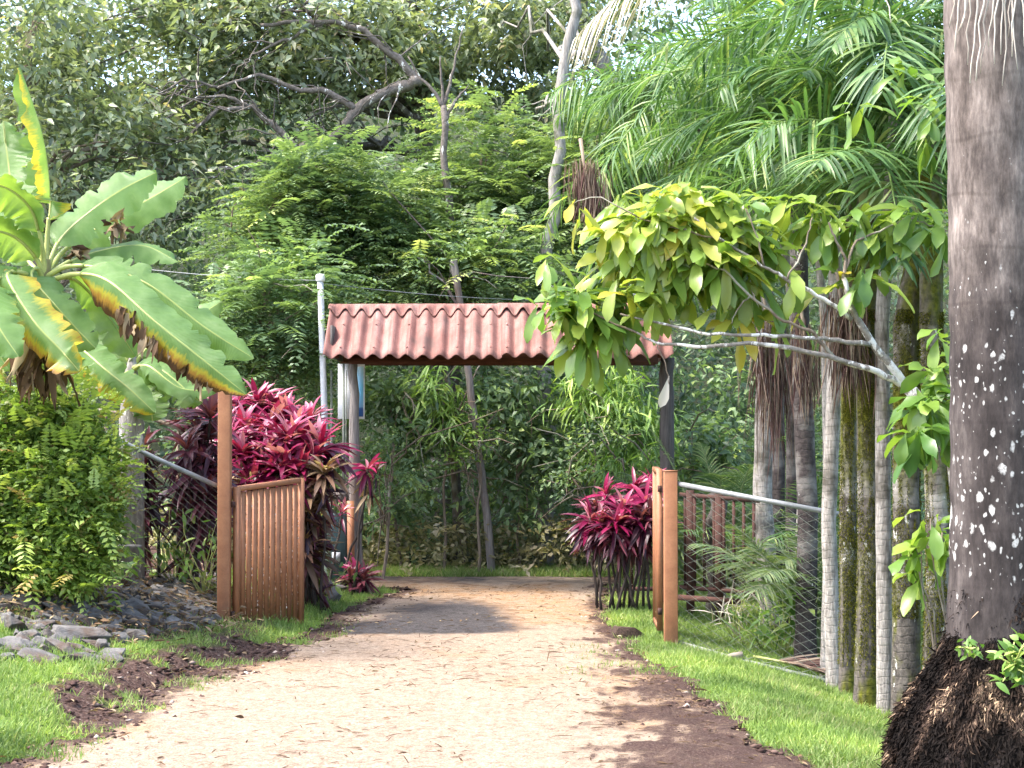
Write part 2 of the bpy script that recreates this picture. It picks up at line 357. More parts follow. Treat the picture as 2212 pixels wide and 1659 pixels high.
def bigpalmmat():
    m, n, b, out = mat('big_palm_bark')
    f = noise(n, 4, 8, .72, sc=(1.6, 1.6, .55)); c = ramp(n, f, [(.3, (.03, .025, .022)), (.44, (.085, .07, .062)), (.56, (.17, .145, .13)), (.7, (.30, .265, .24))])
    c = mix(n, .55, c, ramp(n, noise(n, 60, 3, .6, sc=(1, 1, .16)), [(.35, (.55, .52, .5)), (.62, (1.25, 1.2, 1.15))]), 'MULTIPLY')
    wv = N(n, 'TexWave', wave_type='BANDS', bands_direction='Z'); wv.inputs['Scale'].default_value = 1.15; wv.inputs['Distortion'].default_value = 2.2; wv.inputs['Detail'].default_value = 4
    n.links.new(N(n, 'TexCoord').outputs['Object'], wv.inputs['Vector'])
    k = mrange(n, wv.outputs['Fac'], 0, .02, .5, 1); c = mix(n, mrange(n, noise(n, 2.5, 4), .35, .6, .3, .95), c, mix(n, k, (.45, .42, .4), (1, 1, 1)), 'MULTIPLY')
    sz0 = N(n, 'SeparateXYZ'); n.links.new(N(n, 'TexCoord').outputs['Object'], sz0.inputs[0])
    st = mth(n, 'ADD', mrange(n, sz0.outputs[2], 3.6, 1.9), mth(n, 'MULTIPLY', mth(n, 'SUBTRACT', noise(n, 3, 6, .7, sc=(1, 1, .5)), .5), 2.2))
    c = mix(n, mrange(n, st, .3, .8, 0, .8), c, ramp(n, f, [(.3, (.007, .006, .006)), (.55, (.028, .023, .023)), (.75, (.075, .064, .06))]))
    # crusty white lichen spots, thickest on the lower trunk
    co = N(n, 'TexCoord').outputs['Object']; mp = N(n, 'Mapping'); mp.inputs['Scale'].default_value = (1, 1, .62); n.links.new(co, mp.inputs[0])
    dn = N(n, 'TexNoise'); dn.inputs['Scale'].default_value = 25; n.links.new(mp.outputs[0], dn.inputs['Vector'])
    vv = N(n, 'VectorMath', operation='MULTIPLY_ADD'); n.links.new(dn.outputs['Color'], vv.inputs[0]); vv.inputs[1].default_value = (.03, .03, .03); n.links.new(mp.outputs[0], vv.inputs[2])
    sz = N(n, 'SeparateXYZ'); n.links.new(co, sz.inputs[0])
    zone = mth(n, 'MULTIPLY', mrange(n, sz.outputs[2], .9, 1.3), mrange(n, sz.outputs[2], 2.1, 3.0, 1, .12))
    tot = None
    for sc, th in ((12, .26), (21, .28), (34, .27), (55, .25)):
        vo = N(n, 'TexVoronoi'); vo.inputs['Scale'].default_value = sc; n.links.new(vv.outputs[0], vo.inputs['Vector'])
        pick = N(n, 'SeparateColor'); n.links.new(vo.outputs['Color'], pick.inputs[0])
        thr = mth(n, 'MULTIPLY', mrange(n, pick.outputs[0], .70, 1.0, 0, 1), mth(n, 'MULTIPLY', zone, th * 1.6))
        q = mth(n, 'MULTIPLY', mrange(n, mth(n, 'SUBTRACT', thr, mth(n, 'ADD', vo.outputs['Distance'], mth(n, 'MULTIPLY', mth(n, 'SUBTRACT', noise(n, 70, 3), .5), .22))), -.03, .08), mth(n, 'GREATER_THAN', thr, .02))
        tot = q if tot is None else mth(n, 'MAXIMUM', tot, q)
    c = mix(n, mth(n, 'MULTIPLY', tot, mrange(n, noise(n, 120, 2), .3, .55, .45, 1)), c, (.40, .39, .365))
    n.links.new(c, b.inputs['Base Color']); b.inputs['Roughness'].default_value = .9; b.inputs['Specular IOR Level'].default_value = .2
    bump(n, b, f, .6, .02); return m
M['bigpalm'] = bigpalmmat()

def groundmat():
    m, n, b, out = mat('ground_soil_and_turf')
    r, g, bl, a = lf(n)   # r = turf, g = dark soil, b = forest floor
    fine = noise(n, 45, 5, .7)
    soil = ramp(n, fine, [(.3, (.035, .02, .016)), (.52, (.09, .055, .045)), (.75, (.24, .18, .15))])
    turf = ramp(n, noise(n, 30, 5, .7), [(.3, (.06, .10, .025)), (.6, (.15, .22, .05)), (.8, (.25, .25, .10))])
    ff = ramp(n, noise(n, 20, 5, .7), [(.3, (.02, .025, .014)), (.6, (.055, .065, .035)), (.85, (.11, .11, .06))])
    c = mix(n, r, soil, turf); c = mix(n, bl, c, ff)
    n.links.new(c, b.inputs['Base Color']); b.inputs['Roughness'].default_value = .95; b.inputs['Specular IOR Level'].default_value = .1
    bump(n, b, noise(n, 35, 6, .75), 1.0, .03); return m
def roadmat():
    m, n, b, out = mat('pale_gravel_road')
    r, g, bl, a = lf(n)   # r = soil at the margins, g = darker grey tone, b = orange stain
    f1 = noise(n, 70, 4, .8); f2 = noise(n, 260, 2, .7); f3 = noise(n, 5, 5, .65)
    f4 = noise(n, 22, 6, .8)
    base = ramp(n, f1, [(.3, (.18, .125, .085)), (.45, (.37, .28, .20)), (.6, (.49, .40, .315)), (.75, (.58, .53, .465))])
    base = mix(n, .75, base, ramp(n, f4, [(.36, (.5, .45, .42)), (.48, (.95, .93, .91)), (.6, (1.28, 1.28, 1.28))]), 'MULTIPLY')
    base = mix(n, .6, base, ramp(n, f2, [(.36, (.55, .5, .46)), (.5, (.98, .96, .94)), (.66, (1.22, 1.2, 1.18))]), 'MULTIPLY')
    stain = mix(n, 1.0, base, (1.0, .80, .60), 'MULTIPLY')
    c = mix(n, mth(n, 'MULTIPLY', bl, mrange(n, f3, .35, .6)), base, stain)
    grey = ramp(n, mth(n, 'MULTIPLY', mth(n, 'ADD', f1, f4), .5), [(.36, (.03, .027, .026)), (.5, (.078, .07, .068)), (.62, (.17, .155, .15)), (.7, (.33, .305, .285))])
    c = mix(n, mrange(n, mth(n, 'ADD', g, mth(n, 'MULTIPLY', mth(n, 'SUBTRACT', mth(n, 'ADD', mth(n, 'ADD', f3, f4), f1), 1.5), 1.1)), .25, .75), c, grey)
    soil = ramp(n, f1, [(.32, (.035, .02, .017)), (.52, (.085, .053, .044)), (.66, (.16, .115, .095)), (.76, (.42, .36, .31))])
    c = mix(n, mrange(n, mth(n, 'ADD', r, mth(n, 'MULTIPLY', mth(n, 'SUBTRACT', mth(n, 'ADD', f1, f4), 1.0), 1.6)), .35, .65), c, soil)
    n.links.new(c, b.inputs['Base Color']); b.inputs['Roughness'].default_value = .95; b.inputs['Specular IOR Level'].default_value = .1
    bump(n, b, mth(n, 'ADD', f1, mth(n, 'ADD', f4, mth(n, 'MULTIPLY', f2, .4))), 1.0, .018); return m
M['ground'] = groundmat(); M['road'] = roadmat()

# ------------------------------------------------------------------ ground and road
def roadmask(x, y):
    """1 inside the driveway, 0 outside, ragged edge"""
    e = (fbm(x * 2.2 + 9, y * 2.2 + 3, 21) - .5) * .9 + (fbm(x * 9, y * 9, 25, 3) - .5) * .25
    dl = x - xl(y); dr = xr(y) - x
    return np.minimum(dl, dr) + e * .45
XM = np.array([.4, .4, .48, .52, .74, .86, .86, .90, .95, 1.0, 1.4, 1.2, -.4])   # right edge of the clean gravel
def grassmask(x, y):
    e = (fbm(x * 2.5 + 31, y * 2.5 + 17, 33) - .5) * .8 + (fbm(x * 8 + 3, y * 8, 35, 3) - .5) * .3
    right = sstep(-.05, .12, x - xr(y) + e * .35) * (y < 19.8)
    left = sstep(.1, .26, xl(y) - x + e * .45 - .40 * sstep(10.0, 10.8, y) * (1 - sstep(13.6, 14.4, y)) + .03)
    rocky = sstep(0, .5, y - (12.35 + np.maximum(0, x + 2.94) * 1.75)) * (1 - sstep(15.6, 16.4, y)) * sstep(-2.0, -2.2, x)
    left = left * (1 - .80 * np.clip(rocky + e * .7 * (rocky > .05), 0, 1))
    left = left * np.where(y > 17.6, .95, 1.0) * (y < 19.3)
    hed = sstep(14.2, 14.9, y) * sstep(-2.7, -3.0, x); left = left * (1 - hed)
    weedy = .6 * sstep(.45, .6, fbm(x * 5, y * 4, 44)) * (np.abs(y - 12.9) < 1.0) * sstep(.25, .6, x) * (x < 1.4) + .5 * sstep(.52, .62, fbm(x * 4, y * 4, 46)) * (x < xl(y) + .25) * (x > xl(y) - .7) * (y > 9) * (y < 16)
    return np.maximum(np.where(x < -.5, left, right), weedy)
def grid(xs, ys):
    X, Y = np.meshgrid(xs, ys); nx, ny = len(xs), len(ys)
    i = np.arange(ny - 1)[:, None] * nx; j = np.arange(nx - 1)[None, :]
    return X.ravel(), Y.ravel(), np.stack([i + j, i + j + 1, i + nx + j + 1, i + nx + j], -1).reshape(-1, 4)
xs = np.concatenate([np.linspace(-60, -6, 28)[:-1], np.linspace(-6, 5, 276), np.linspace(5, 60, 28)[1:]])
ys = np.concatenate([np.linspace(-6, 6, 13)[:-1], np.linspace(6, 23, 380), np.linspace(23, 80, 40)[1:]])
X, Y, Fg = grid(xs, ys)
Z = gz(X, Y); fine = (np.abs(X) < 6.2) & (Y > 6) & (Y < 23)
gm = np.where(Y < 24, grassmask(X, Y), 0)
rm = roadmask(X, Y)
inside = np.where(fine, sstep(0.05, .25, rm), 0)
Z = Z + np.where(fine, (fbm(X * 14, Y * 14, 60, 3) - .5) * .05 * (1 - inside), 0)
mb = MB(); A = np.zeros((len(X), 4)); A[:, 0] = gm; A[:, 2] = np.maximum(sstep(19.8, 20.8, Y), np.maximum(sstep(-3.8, -5.5, X), sstep(2.2, 3.6, X) * sstep(13, 16, Y)))
mb.add(np.stack([X, Y, Z], 1), Fg, A)
g = mb.build('ground', M['ground']); g['kind'] = 'structure'; g['label'] = 'sloping ground of soil and turf on both sides of the driveway'
# the driveway sheet lies a few millimetres above the ground
xs = np.linspace(-3.4, 2.2, 200); ys = np.linspace(5.5, 21.0, 500)
X, Y, Fr = grid(xs, ys); rm = roadmask(X, Y)
Z = gz(X, Y) + .006 + .012 * (fbm(X * 3, Y * 1.2, 71) - .5) + .008 * (fbm(X * 16, Y * 16, 73, 3) - .5) + .02 * sstep(0, .4, rm)
keep = (rm[Fr] > -.05).all(1); Fr = Fr[keep]
A = np.zeros((len(X), 4))
mud = sstep(-.4, .5, X - np.interp(Y, YK, XM) + (fbm(X * 3, Y * 3, 77) - .5) * 1.0 + (fbm(X * 14, Y * 7, 78, 3) - .5) * .9)
A[:, 0] = np.maximum(1 - sstep(.0, .28, rm), mud * (Y < 20))
Z = Z + A[:, 0] * (fbm(X * 8, Y * 8, 89, 4) - .35) * .06
A[:, 0] *= .50 + .55 * fbm(X * 6, Y * 6, 79)
band = sstep(14.4, 14.9, Y) * (1 - sstep(16.2, 18.6, Y)) * (1 - sstep(-.3, .55, X + .1 * (Y - 14))) * sstep(-2.0, -.6, X + .9 * np.maximum(0, 15.6 - Y) - .1 * (Y - 15))  # darker grey band on the driveway between the gate posts and the roof
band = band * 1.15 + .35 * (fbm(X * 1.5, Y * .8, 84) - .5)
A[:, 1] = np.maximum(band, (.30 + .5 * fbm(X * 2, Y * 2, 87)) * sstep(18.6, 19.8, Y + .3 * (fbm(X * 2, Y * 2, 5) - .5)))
A[:, 2] = sstep(.42, .58, fbm(X * .9 + 7, Y * .55, 81))
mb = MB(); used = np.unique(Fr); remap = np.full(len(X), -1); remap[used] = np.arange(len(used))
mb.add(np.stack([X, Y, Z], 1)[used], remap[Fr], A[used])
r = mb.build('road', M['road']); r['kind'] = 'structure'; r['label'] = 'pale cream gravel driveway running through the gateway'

# grass
def sample(n, x0, x1, y0, y1, mask, pw=1.0):
    y = y0 + (y1 - y0) * RN.random(n) ** pw; x = RN.uniform(x0, x1, n)
    k = RN.random(n) < mask(x, y); return x[k], y[k]
def vis(x, y): return np.abs(x) < y * .315 + .5
x, y = sample(900000, -5, 5, 7.5, 20.5, lambda x, y: grassmask(x, y) * vis(x, y) * np.clip(11 / y, 0, 1) ** 1.2)
sel = RN.random(len(x)) < min(1, 170000 / len(x)); x, y = x[sel], y[sel]
n = len(x); tuft = fbm(x * 3.1, y * 3.1, 91)
d = RN.normal(size=(n, 3)) * .55; d[:, 2] = 1
mb = MB(); mb.leaves(np.stack([x, y, gz(x, y) - .005], 1), d, rdir(n), (.025 + .05 * tuft) * RN.uniform(.6, 1.5, n), .008, 'blade', droop=.35, fold=.1,
          rnd=np.clip(fbm(x * 1.2, y * 1.2, 93) * .8 + RN.normal(0, .2, n) + .1, 0, 1))
tag(mb.build('grass', M['grass']), 'short green mown grass on the verges beside the driveway', 'grass', kind='stuff')
x = RN.uniform(-3.2, 2.4, 16000); y = 20.25 + 1.0 * RN.random(16000) ** 1.3; n = len(x); d = RN.normal(size=(n, 3)) * .5; d[:, 2] = 1
mb = MB(); mb.leaves(np.stack([x, y, gz(x, y)], 1), d, rdir(n), RN.uniform(.05, .16, n), .012, 'blade', droop=.3, fold=.1, rnd=np.clip(RN.normal(.6, .25, n), 0, 1))
tag(mb.build('verge_grass', M['grass']), 'rough pale grass along the far edge of the track below the undergrowth', 'grass', kind='stuff')
# fallen leaves and twigs on road and banks
x, y = sample(14000, -5, 3, 8.3, 21, lambda x, y: vis(x, y) * np.where(roadmask(x, y) > .25, .16 * sstep(.45, .6, fbm(x * 1.3, y * .9, 86)), .4) * (grassmask(x, y) < .6))
n = len(x); d = RN.normal(size=(n, 3)); d[:, 2] *= .15; nr = RN.normal(size=(n, 3)) * .35; nr[:, 2] += 1
mb = MB(); tx, ty = sample(2600, -3, 2, 8.3, 19, lambda x, y: vis(x, y) * (roadmask(x, y) > .05) * sstep(.4, .6, fbm(x * 1.1 + 4, y * .8, 88))); tn_ = len(tx); td = RN.normal(size=(tn_, 3)) * [1, .6, .06]; tnr = RN.normal(size=(tn_, 3)) * .2 + [0, 0, 1]
mb.leaves(np.stack([tx, ty, gz(tx, ty) + .034], 1), td, tnr, RN.uniform(.03, .16, tn_), RN.uniform(.004, .012, tn_), 'strap', droop=.15, fold=.5, rnd=RN.uniform(0, .35, tn_))
mb.leaves(np.stack([x, y, gz(x, y) + .03], 1), d, nr, RN.uniform(.02, .09, n), RN.uniform(.006, .026, n), 'ovate', droop=.2, fold=.35)
x = RN.uniform(-4.6, -1.9, 3400); y = RN.uniform(12.2, 16.5, 3400); k_ = (grassmask(x, y) < .55) & (x < xl(y) - .5); x, y = x[k_], y[k_]; n = len(x); d = RN.normal(size=(n, 3)); d[:, 2] *= .2; nr = RN.normal(size=(n, 3)) * .4; nr[:, 2] += 1
mb.leaves(np.stack([x, y, gz(x, y) + RN.uniform(.02, .13, n)], 1), d, nr, RN.uniform(.03, .11, n), RN.uniform(.01, .035, n), 'ovate', droop=.2, fold=.35)
tag(mb.build('leaf_litter', M['dry']), 'dry brown fallen leaves scattered over the driveway and banks', 'fallen leaves', kind='stuff')
# loose soil clods and stones along both road margins
def clods(n, mask, s0, s1, name, label, m_):
    x, y = sample(n, -5, 3, 8.3, 20.5, mask); n = len(x)
    ico = np.array([[0, 0, 1], [.9, 0, .2], [.3, .85, .25], [-.7, .5, .2], [-.7, -.5, .15], [.3, -.85, .2], [0, 0, -.6]])
    fc = np.array([[0, 1, 2], [0, 2, 3], [0, 3, 4], [0, 4, 5], [0, 5, 1], [6, 2, 1], [6, 3, 2], [6, 4, 3], [6, 5, 4], [6, 1, 5]])
    s = (s0 + (s1 - s0) * RN.random(n) ** 2.5)[:, None, None]; V = ico[None] * s * RN.uniform(.35, 1.5, (n, 7, 3)) * np.array([1, 1, .5])
    V = V + np.stack([x, y, gz(x, y) + .012], 1)[:, None]
    Am = np.repeat(RN.random((n, 1, 4)), 7, 1)
    b_ = MB(); b_.add(V.reshape(-1, 3), (np.arange(n)[:, None, None] * 7 + fc[None]).reshape(-1, 3), Am.reshape(-1, 4))
    tag(b_.build(name, m_, smooth=False), label, 'soil' if 'soil' in name else 'gravel', kind='stuff')
M['clod'] = leafmat('soil_clod', [(0, (.03, .018, .015)), (.6, (.08, .05, .042)), (.9, (.15, .10, .08)), (1, (.40, .33, .28))], trans=0, rough=1, spec=.05, patch=.2)
M['pebble'] = leafmat('pebble', [(0, (.13, .09, .06)), (.2, (.36, .275, .195)), (.7, (.52, .43, .34)), (1, (.72, .67, .60))], trans=0, rough=.95, spec=.1, patch=.2)
soilzone = lambda x, y: vis(x, y) * (grassmask(x, y) < .3) * np.where(x < 0, (np.abs(xl(y) - x) < .45), (x > np.interp(y, YK, XM)) & (x < xr(y) + .15)) * .9
clods(42000, soilzone, .004, .038, 'soil_clods', 'dark crumbly soil and clods along the edges of the driveway', M['clod'])
clods(42000, lambda x, y: vis(x, y) * (roadmask(x, y) > .12) * (x < np.interp(y, YK, XM)) * .8 * np.clip(10.5 / y, 0, 1), .003, .019, 'gravel', 'loose pale gravel lying on the driveway', M['pebble'])
exec_order = 0

# ------------------------------------------------------------------ gateway roof on two timber posts
t = thing('gateway_shelter', 'gateway with a terracotta red corrugated roof on two timber posts over the driveway', 'gateway', onground(1098, 18.6))
ridge_y, eave_y = 18.72, 17.98
zr = P(1100, 664, ridge_y)[2]; ze = P(1100, 771, eave_y)[2]
rx0, rx1 = P(706, 700, 18.35)[0], P(1448, 700, 18.35)[0]
nc = 21; per = (rx1 - rx0) / nc
def corr(xx): return .030 * np.cos(2 * np.pi * (xx - rx0) / per)
def sheet(y0, z0, y1, z1, scal=0.0, lift=0.0, blend=False, x0=rx0, x1=rx1):
    xs = np.linspace(x0, x1, int((x1 - x0) / per * 12) + 1); ts = np.linspace(0, 1, 9)
    Xs, Ts, Fs = grid(xs, ts)
    nrm = unit(np.array([0, -(z0 - z1), -(y1 - y0)])); nrm = nrm if nrm[2] > 0 else -nrm
    amp = sstep(0, .75, Ts) if blend else 1.0
    Te = Ts * (1 - scal * (.5 + .5 * np.cos(2 * np.pi * (Xs - rx0) / per)))
    V = np.stack([Xs, y0 + (y1 - y0) * Te, z0 + (z1 - z0) * Te], 1) + nrm[None] * (corr(Xs) * amp + lift)[:, None]
    V[:, 2] += .012 * (fbm(Xs * 1.1, Ts * 2 + 3, 101) - .5)
    return V, Fs
for k_ in range(4):
    xa, xb = rx0 + per * 5.25 * k_ - (.04 if k_ else 0), rx0 + per * 5.25 * (k_ + 1) + .04 * (k_ < 3); jj = (.0, -.018, .012, -.01)[k_]
    mb = MB(); mb.add(*sheet(ridge_y - .03, zr - .03, eave_y + jj, ze + jj * .8, 0, .004 + .007 * (k_ % 2), False, xa, xb))
    for cx_ in np.arange(xa + per * .6, xb, per * 2):
        cx_ = rx0 + round((cx_ - rx0) / per) * per
        for f_ in (.42, .9): mb.tube([(cx_, ridge_y - .03 + (eave_y - ridge_y + .03) * f_, zr - .03 + (ze - zr + .03) * f_ + .034), (cx_, ridge_y - .03 + (eave_y - ridge_y + .03) * f_ - .016, zr - .03 + (ze - zr + .03) * f_ + .058)], .011, 7)
    o = mb.build('roof_sheet', M['roof'], t); md = o.modifiers.new('thick', 'SOLIDIFY'); md.thickness = .009
mb = MB(); mb.add(*sheet(ridge_y + .03, zr - .03, 2 * ridge_y - eave_y, ze))
o = mb.build('roof_sheet', M['roof'], t); md = o.modifiers.new('thick', 'SOLIDIFY'); md.thickness = .009
ky, kz = (eave_y - ridge_y), (ze - zr)
xm = rx0 + per * 10.6
for (a, b, lf_) in ((rx0 - .012, xm + .03, .034), (xm - .03, rx1 + .012, .044)):
    mb = MB(); mb.add(*sheet(ridge_y, zr + .02, ridge_y + ky * .21, zr + .02 + kz * .21, .38, lf_ - .02, True, a, b)); mb.add(*sheet(ridge_y + .001, zr + .02, ridge_y - ky * .21, zr + .02 + kz * .21, .38, lf_ - .02, True, a, b))
    o = mb.build('ridge_cap', M['roof'], t); md = o.modifiers.new('thick', 'SOLIDIFY'); md.thickness = .009
pl0 = onground(770, 18.6); pr0 = onground(1441, 18.6)
def timber(base, top, r0, r1, m_, seed):
    n_ = 14; pts = []; rr = np.random.default_rng(seed)
    for i in range(n_):
        f = i / (n_ - 1); pts.append(base * (1 - f) + top * f + np.array([rr.normal(0, .006), rr.normal(0, .006), 0]))
    b_ = MB(); b_.tube(pts, np.linspace(r0, r1, n_), 12, jit=.07); return b_.build('post', m_, t)
timber(pl0 - [0, 0, .1], P(764, 770, 18.6), .080, .047, M['wood'], 1)
timber(pr0 - [0, 0, .1], P(1440, 772, 18.6), .085, .075, M['wood_dark'], 2)
zb = P(1000, 777, 18.55)[2]
mb = MB(); mb.box(((rx0 + rx1) / 2 + .05, 18.50, zb), (3.34, .06, .10)); mb.build('beam', M['beam'], t, smooth=False)
mb = MB(); mb.box(((rx0 + rx1) / 2 + .05, 18.9, zb), (3.34, .06, .10)); mb.build('beam', M['beam'], t, smooth=False)
for xx in np.linspace(rx0 + .12, rx1 - .12, 5):
    for s_ in (1, -1):
        mb = MB(); mb.bar((xx, ridge_y, zr - .10), (xx, ridge_y + s_ * .62, zr - .10 + kz * .80), .05, .07, (1, 0, 0)); mb.build('rafter', M['beam'], t, smooth=False)
mb = MB(); mb.box((rx0 + .07, ridge_y, zb + .18), (.03, 1.1, .34)); mb.build('gable_board', M['wood_dark'], t, smooth=False)
# painted board up the lower part of the left post
b0 = P(759, 1262, 18.5); b1 = P(757, 1082, 18.5)
mb = MB(); mb.bar(b0, b1, .075, .03); mb.build('painted_board', M['orange'], t, smooth=False)

# grey pipe with white cap
p0 = onground(709, 18.95); pt = P(692, 606, 18.95)
t = thing('pipe_pole', 'slim grey pipe pole with a white cap standing left of the corrugated roof', 'pole', p0)
mb = MB(); mb.tube([p0 - [0, 0, .1], p0 * .5 + pt * .5 + [.01, 0, 0], pt], .036, 14); mb.build('pipe', M['pvc'], t)
mb = MB(); mb.tube([pt + [0, 0, -.01], pt + [0, 0, .0], pt + [0, 0, .06], pt + [0, 0, .07]], [.044, .05, .05, .035], 14); mb.build('cap', M['white'], t)
p1 = onground(728, 19.0)
t = thing('thin_post', 'thin green-grey stake between the capped pipe pole and the notice board', 'post', onground(716, 19.05))
mb = MB(); mb.tube([onground(716, 19.05), P(716, 800, 19.05)], .014, 8); mb.build('stake', M['wire'], t)

# notice board
t = thing('notice_board', 'narrow white notice board with a blue picture strip behind the left timber post', 'sign', P(761, 905, 18.82))
a0, a1 = P(730, 905, 18.85), P(788, 786, 18.85); wdt, hgt = a1[0] - a0[0], a1[2] - a0[2]
mb = MB(); mb.box(((a0[0] + a1[0]) / 2, 18.85, (a0[2] + a1[2]) / 2), (wdt, .02, hgt)); mb.build('panel', M['white'], t, smooth=False)
m_, n_, b_, o_ = mat('picture_print'); co = N(n_, 'TexCoord').outputs['Generated']; sp = N(n_, 'SeparateXYZ'); n_.links.new(co, sp.inputs[0])
c_ = ramp(n_, sp.outputs[2], [(0, (.02, .10, .33)), (.16, (.02, .10, .33)), (.2, (.20, .42, .66)), (.55, (.16, .50, .75)), (1, (.55, .78, .88))])
vo = N(n_, 'VectorMath', operation='DISTANCE'); n_.links.new(co, vo.inputs[0]); vo.inputs[1].default_value = (.35, .5, .36)
c_ = mix(n_, mth(n_, 'LESS_THAN', vo.outputs['Value'], .12), c_, (.72, .06, .04))
v2 = N(n_, 'VectorMath', operation='DISTANCE'); n_.links.new(co, v2.inputs[0]); v2.inputs[1].default_value = (.5, .5, .26)
c_ = mix(n_, mth(n_, 'LESS_THAN', v2.outputs['Value'], .10), c_, (.85, .78, .62))
n_.links.new(c_, b_.inputs['Base Color']); b_.inputs['Roughness'].default_value = .4
q0, q1 = P(770, 900, 18.835), P(785, 792, 18.835)
mb = MB(); mb.box(((q0[0] + q1[0]) / 2, 18.836, (q0[2] + q1[2]) / 2), (q1[0] - q0[0], .004, q1[2] - q0[2])); mb.build('picture', m_, t, smooth=False)
mb = MB(); mb.tube([P(743, 1060, 18.8), P(742, 785, 18.8)], .013, 8); mb.tube([P(747, 1060, 18.79), P(748, 800, 18.79)], .006, 6); mb.build('conduit', M['wire'], t)
mb = MB(); mb.box(P(742, 1010, 18.88), (.03, .03, 1.15)); mb.box(P(742, 1180, 18.87), (.06, .05, .75)); mb.build('upright', M['wood_dark'], t, smooth=False)

# meter box on its board
t = thing('meter_box', 'dark green electric meter box low beside the left timber post', 'meter box', onground(733, 18.75))
c0 = P(733, 1180, 18.75); mb = MB(); mb.box(c0, (.17, .12, .72)); o = mb.build('housing', M['meter'], t, smooth=False); md = o.modifiers.new('b', 'BEVEL'); md.width = .012; md.segments = 2
mb = MB(); mb.box(P(733, 1070, 18.75), (.22, .14, .14)); mb.build('shelf_box', M['wood'], t, smooth=False)
mb = MB(); mb.box(P(726, 1203, 18.68), (.09, .006, .10)); mb.build('sticker', M['sticker'], t, smooth=False)
mb = MB(); mb.box((c0[0], c0[1], (c0[2] - .36) / 2), (.15, .1, c0[2] - .36)); mb.build('plinth', M['wood_dark'], t, smooth=False)

# ------------------------------------------------------------------ orange gates and posts
def gatepost(base, h, wdt, label):
    t = thing('gate_post', label, 'gate post', base, 'orange square gate posts')
    mb = MB(); mb.box((base[0], base[1], base[2] + h / 2 - .1), (wdt, wdt, h + .2)); o = mb.build('tube', M['orange'], t, smooth=False); md = o.modifiers.new('b', 'BEVEL'); md.width = .006; md.segments = 2
    mb = MB(); mb.box((base[0], base[1], base[2] + h + .004), (wdt + .006, wdt + .006, .008)); mb.build('cap_plate', M['orange'], t, smooth=False)
    return t
bl = P(484, 1365, 14.6); bl[2] = gz(bl[0], bl[1])
gatepost(bl, P(484, 834, 14.6)[2] - bl[2], .106, 'tall orange square steel gate post beside the purple-red shrubs')
br = P(1449, 1385, 14.2); br[2] = gz(br[0], br[1])
gatepost(br, P(1449, 1018, 14.2)[2] - br[2], .110, 'short orange square steel gate post at the start of the chain-link fence')
def gateleaf(h0, h1, zb0, zt0, zb1, zt1, label, nb=10):
    """leaf from hinge foot h0 to free end h1 (xy), rails, bars, flaking edges"""
    t = thing('gate_leaf', label, 'gate', (h0[0], h0[1], zb0), 'pair of orange slatted gate leaves')
    u = unit(np.array([h1[0] - h0[0], h1[1] - h0[1], 0])); nrm = np.array([-u[1], u[0], 0])
    W = math.hypot(h1[0] - h0[0], h1[1] - h0[1])
    def q(f, g_): return np.array([h0[0] + (h1[0] - h0[0]) * f, h0[1] + (h1[1] - h0[1]) * f, (zb0 + (zb1 - zb0) * f) * (1 - g_) + (zt0 + (zt1 - zt0) * f) * g_])
    for f in (0.02, .98):
        mb = MB(); mb.bar(q(f, 0), q(f, 1), .045, .05, nrm); mb.build('stile', M['orange'], t, smooth=False)
    for g_ in (.02, .985):
        mb = MB(); mb.bar(q(.05, g_), q(.95, g_), .045, .046, nrm); mb.build('rail', M['orange'], t, smooth=False)
    for i in range(nb):
        f = .02 + .96 * (i + 1) / (nb + 1)
        mb = MB(); mb.bar(q(f, .035), q(f, .96), .046, .022, nrm); b_ = mb.build('bar', M['orange'], t, smooth=False)
        # ragged flaking paint along the bar's edge
        m2 = MB(); k = 90; g_ = RN.uniform(.04, .9, k) ** 1.15; ps = np.array([q(f, v) for v in g_]) + u * .026 - nrm * .0 ; 
        m2.leaves(ps, u * 1.0 + RN.normal(0, .3, (k, 3)), -nrm + RN.normal(0, .2, (k, 3)), RN.uniform(.006, .022, k), RN.uniform(.012, .034, k), 'dia', fold=.3)
        m2.build('flaked_paint', M['rustbar'], b_)['kind'] = 'stuff'
    for g_ in (.12, .88): mb = MB(); mb.tube([q(-.03, g_ - .02), q(-.03, g_ + .02)], .018, 8); mb.build('hinge', M['rust'], t)
a0 = P(508, 1200, 14.62); a1 = P(652, 1200, 15.35)
gateleaf(a0, a1, P(508, 1364, 14.62)[2], P(508, 1052, 14.62)[2], P(652, 1352, 15.35)[2], P(652, 1032, 15.35)[2], 'orange slatted gate leaf hinged on the tall post standing half open')
a0 = P(1425, 1200, 14.5); a1 = P(1416, 1200, 15.3)
gateleaf(a0, a1, P(1425, 1362, 14.5)[2], P(1425, 1014, 14.5)[2], P(1416, 1345, 15.3)[2], P(1416, 1008, 15.3)[2], 'orange slatted gate leaf swung fully open, seen edge-on behind the short post')

